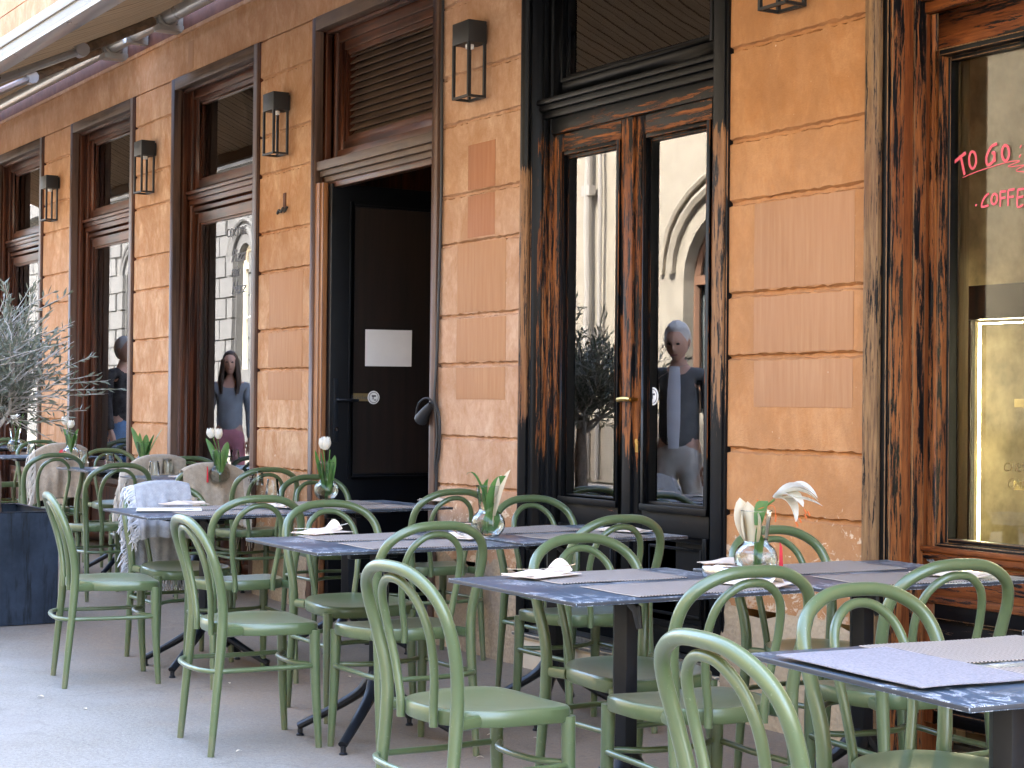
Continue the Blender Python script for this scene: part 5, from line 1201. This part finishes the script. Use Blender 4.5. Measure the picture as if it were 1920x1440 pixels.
    e = MB(); e.tube([hc + Vector((-.022, .094, -.060)), hc + Vector((0, .100, -.061)), hc + Vector((.022, .094, -.060))], .0045, 6); e.xform(hm); e.build('lips', plain('lips', (.36, .13, .11), .5), t)
    hb_ = MB()
    def hairf(d, q): return q * (1.0 + .05 * math.sin(d.x * 17 + d.z * 13) * .5) if (d.z > .62 or (d.y < .30 and d.z > -.25 and d.z > d.y * 1.2 - .1) or d.y < -.25) else q * .90
    hb_.ball(hc + Vector((0, -.012, .018)), (.088, .107, .122), 28, 20, 0, hairf)
    if female:
        for i in range(22):
            a = -2.75 + i * 5.5 / 21 + PI / 2 + PI; p0 = hc + Vector((.075 * math.cos(a), .085 * math.sin(a) - .01, .04)); 
            if p0.y - hc.y > .05: continue
            pts = [p0, p0 * 1 + Vector((.016 * math.cos(a), .01 * math.sin(a), -.12)), p0 + Vector((.03 * math.cos(a), .01 + .02 * math.sin(a), -.24)), p0 + Vector((.022 * math.cos(a), .03 * math.sin(a) + .02, -.36))]
            hb_.tube(spline(pts, 3), lerp_list([.024, .026, .022, .008], 10), 6)
    hb_.xform(hm); hb_.build('hair', hair, t, smooth=70)
    g_ = 1.12
    tp = [[(0, 0, .87, .155, .12), (0, -.005, 1.10, .145, .11), (0, -.005, 1.28, .16, .115), (0, 0, sz - .01, .115, .085), (0, .004, 1.485, .064, .058)]]
    for s_, arm in ((1, armR), (-1, armL)):
        arm2 = [Vector(p) for p in arm]; arm2[-1] = arm2[-2].lerp(arm2[-1], .96); tp.append([3, (s_ * sw, -.005, sz - .02, .068)] + [(*p, .056 - .006 * i) for i, p in enumerate(arm2)])
    skin('jacket' if shirt else 'top', tp, top, t)
    if shirt:
        b_ = MB(); b_.grid(lambda u, v: ((u - .5) * (.03 + .055 * math.sin(PI * min(1, (1 - v) * .6 + .2))), .128 - .028 * max(0, v - .55) * 2 - .02 * (u - .5) ** 2, .95 + .53 * v), 6, 12); b_.build('shirt_front', shirt, t, solid=.012, smooth=80)
    lg_ = [[(0, 0, 1.06, .140, .108), (0, 0, .90, .140, .113)]]
    for s_ in (-1, 1): lg_.append([1, (s_ * hipw, 0, hz - .10, .095), (s_ * hipw * 1.02, .01, .50, .070), (s_ * hipw * 1.05, -.015, .09, .055)])
    skin('trousers', lg_, legs, t)
    for s_ in (-1, 1):
        b_ = MB(); b_.ball((s_ * hipw * 1.12, .07, .045), (.047, .135, .045), 14, 8, 0, lambda d, q: Vector((q.x, q.y, max(q.z, -.044)))); b_.build('shoe', 'dark_shoe', t, smooth=70)
    t.scale = (k, k, k); return t
GY = 2 * (YF + .146)
def mirrored(u, Z):
    """the real place of a person whose mirror image shows at column u, Z metres along the view"""
    p = CO + CF * Z + CX * (Z * (u - 960) / FPX); return Vector((p.x, GY - p.y, gz(p.x)))
p = mirrored(432, 16.8); p.z = gz(p.x)
hang = ([(-.215, .0, 1.16), (-.225, .05, .93), (-.22, .07, .86)], [(.215, .0, 1.16), (.225, .05, .93), (.22, .07, .86)])
person('long haired woman in grey jacket and dusty pink trousers, reflected in the third window', p, R(-65), 1.62, 'jacket_grey', 'pink', 'brown_hair', hang, True)
p = mirrored(230, 16.8)
person('white haired man in dark shirt and blue jeans, reflected in the second window', p, R(-118), 1.74, 'shirt_dark', 'jeans', 'grey_hair', hang)
p = mirrored(1288, 11.5)
read = ([(-.215, .02, 1.17), (-.15, .20, 1.05), (-.09, .29, 1.09)], [(.215, .02, 1.17), (.15, .20, 1.05), (.09, .29, 1.09)])
man = person('grey haired man in charcoal jacket and light blue shirt, reflected in the double door', p, R(-38), 1.78, 'jacket_dark', 'pale_trousers', 'grey_hair', hang, False, 'shirt_blue', 0.0, R(-18))
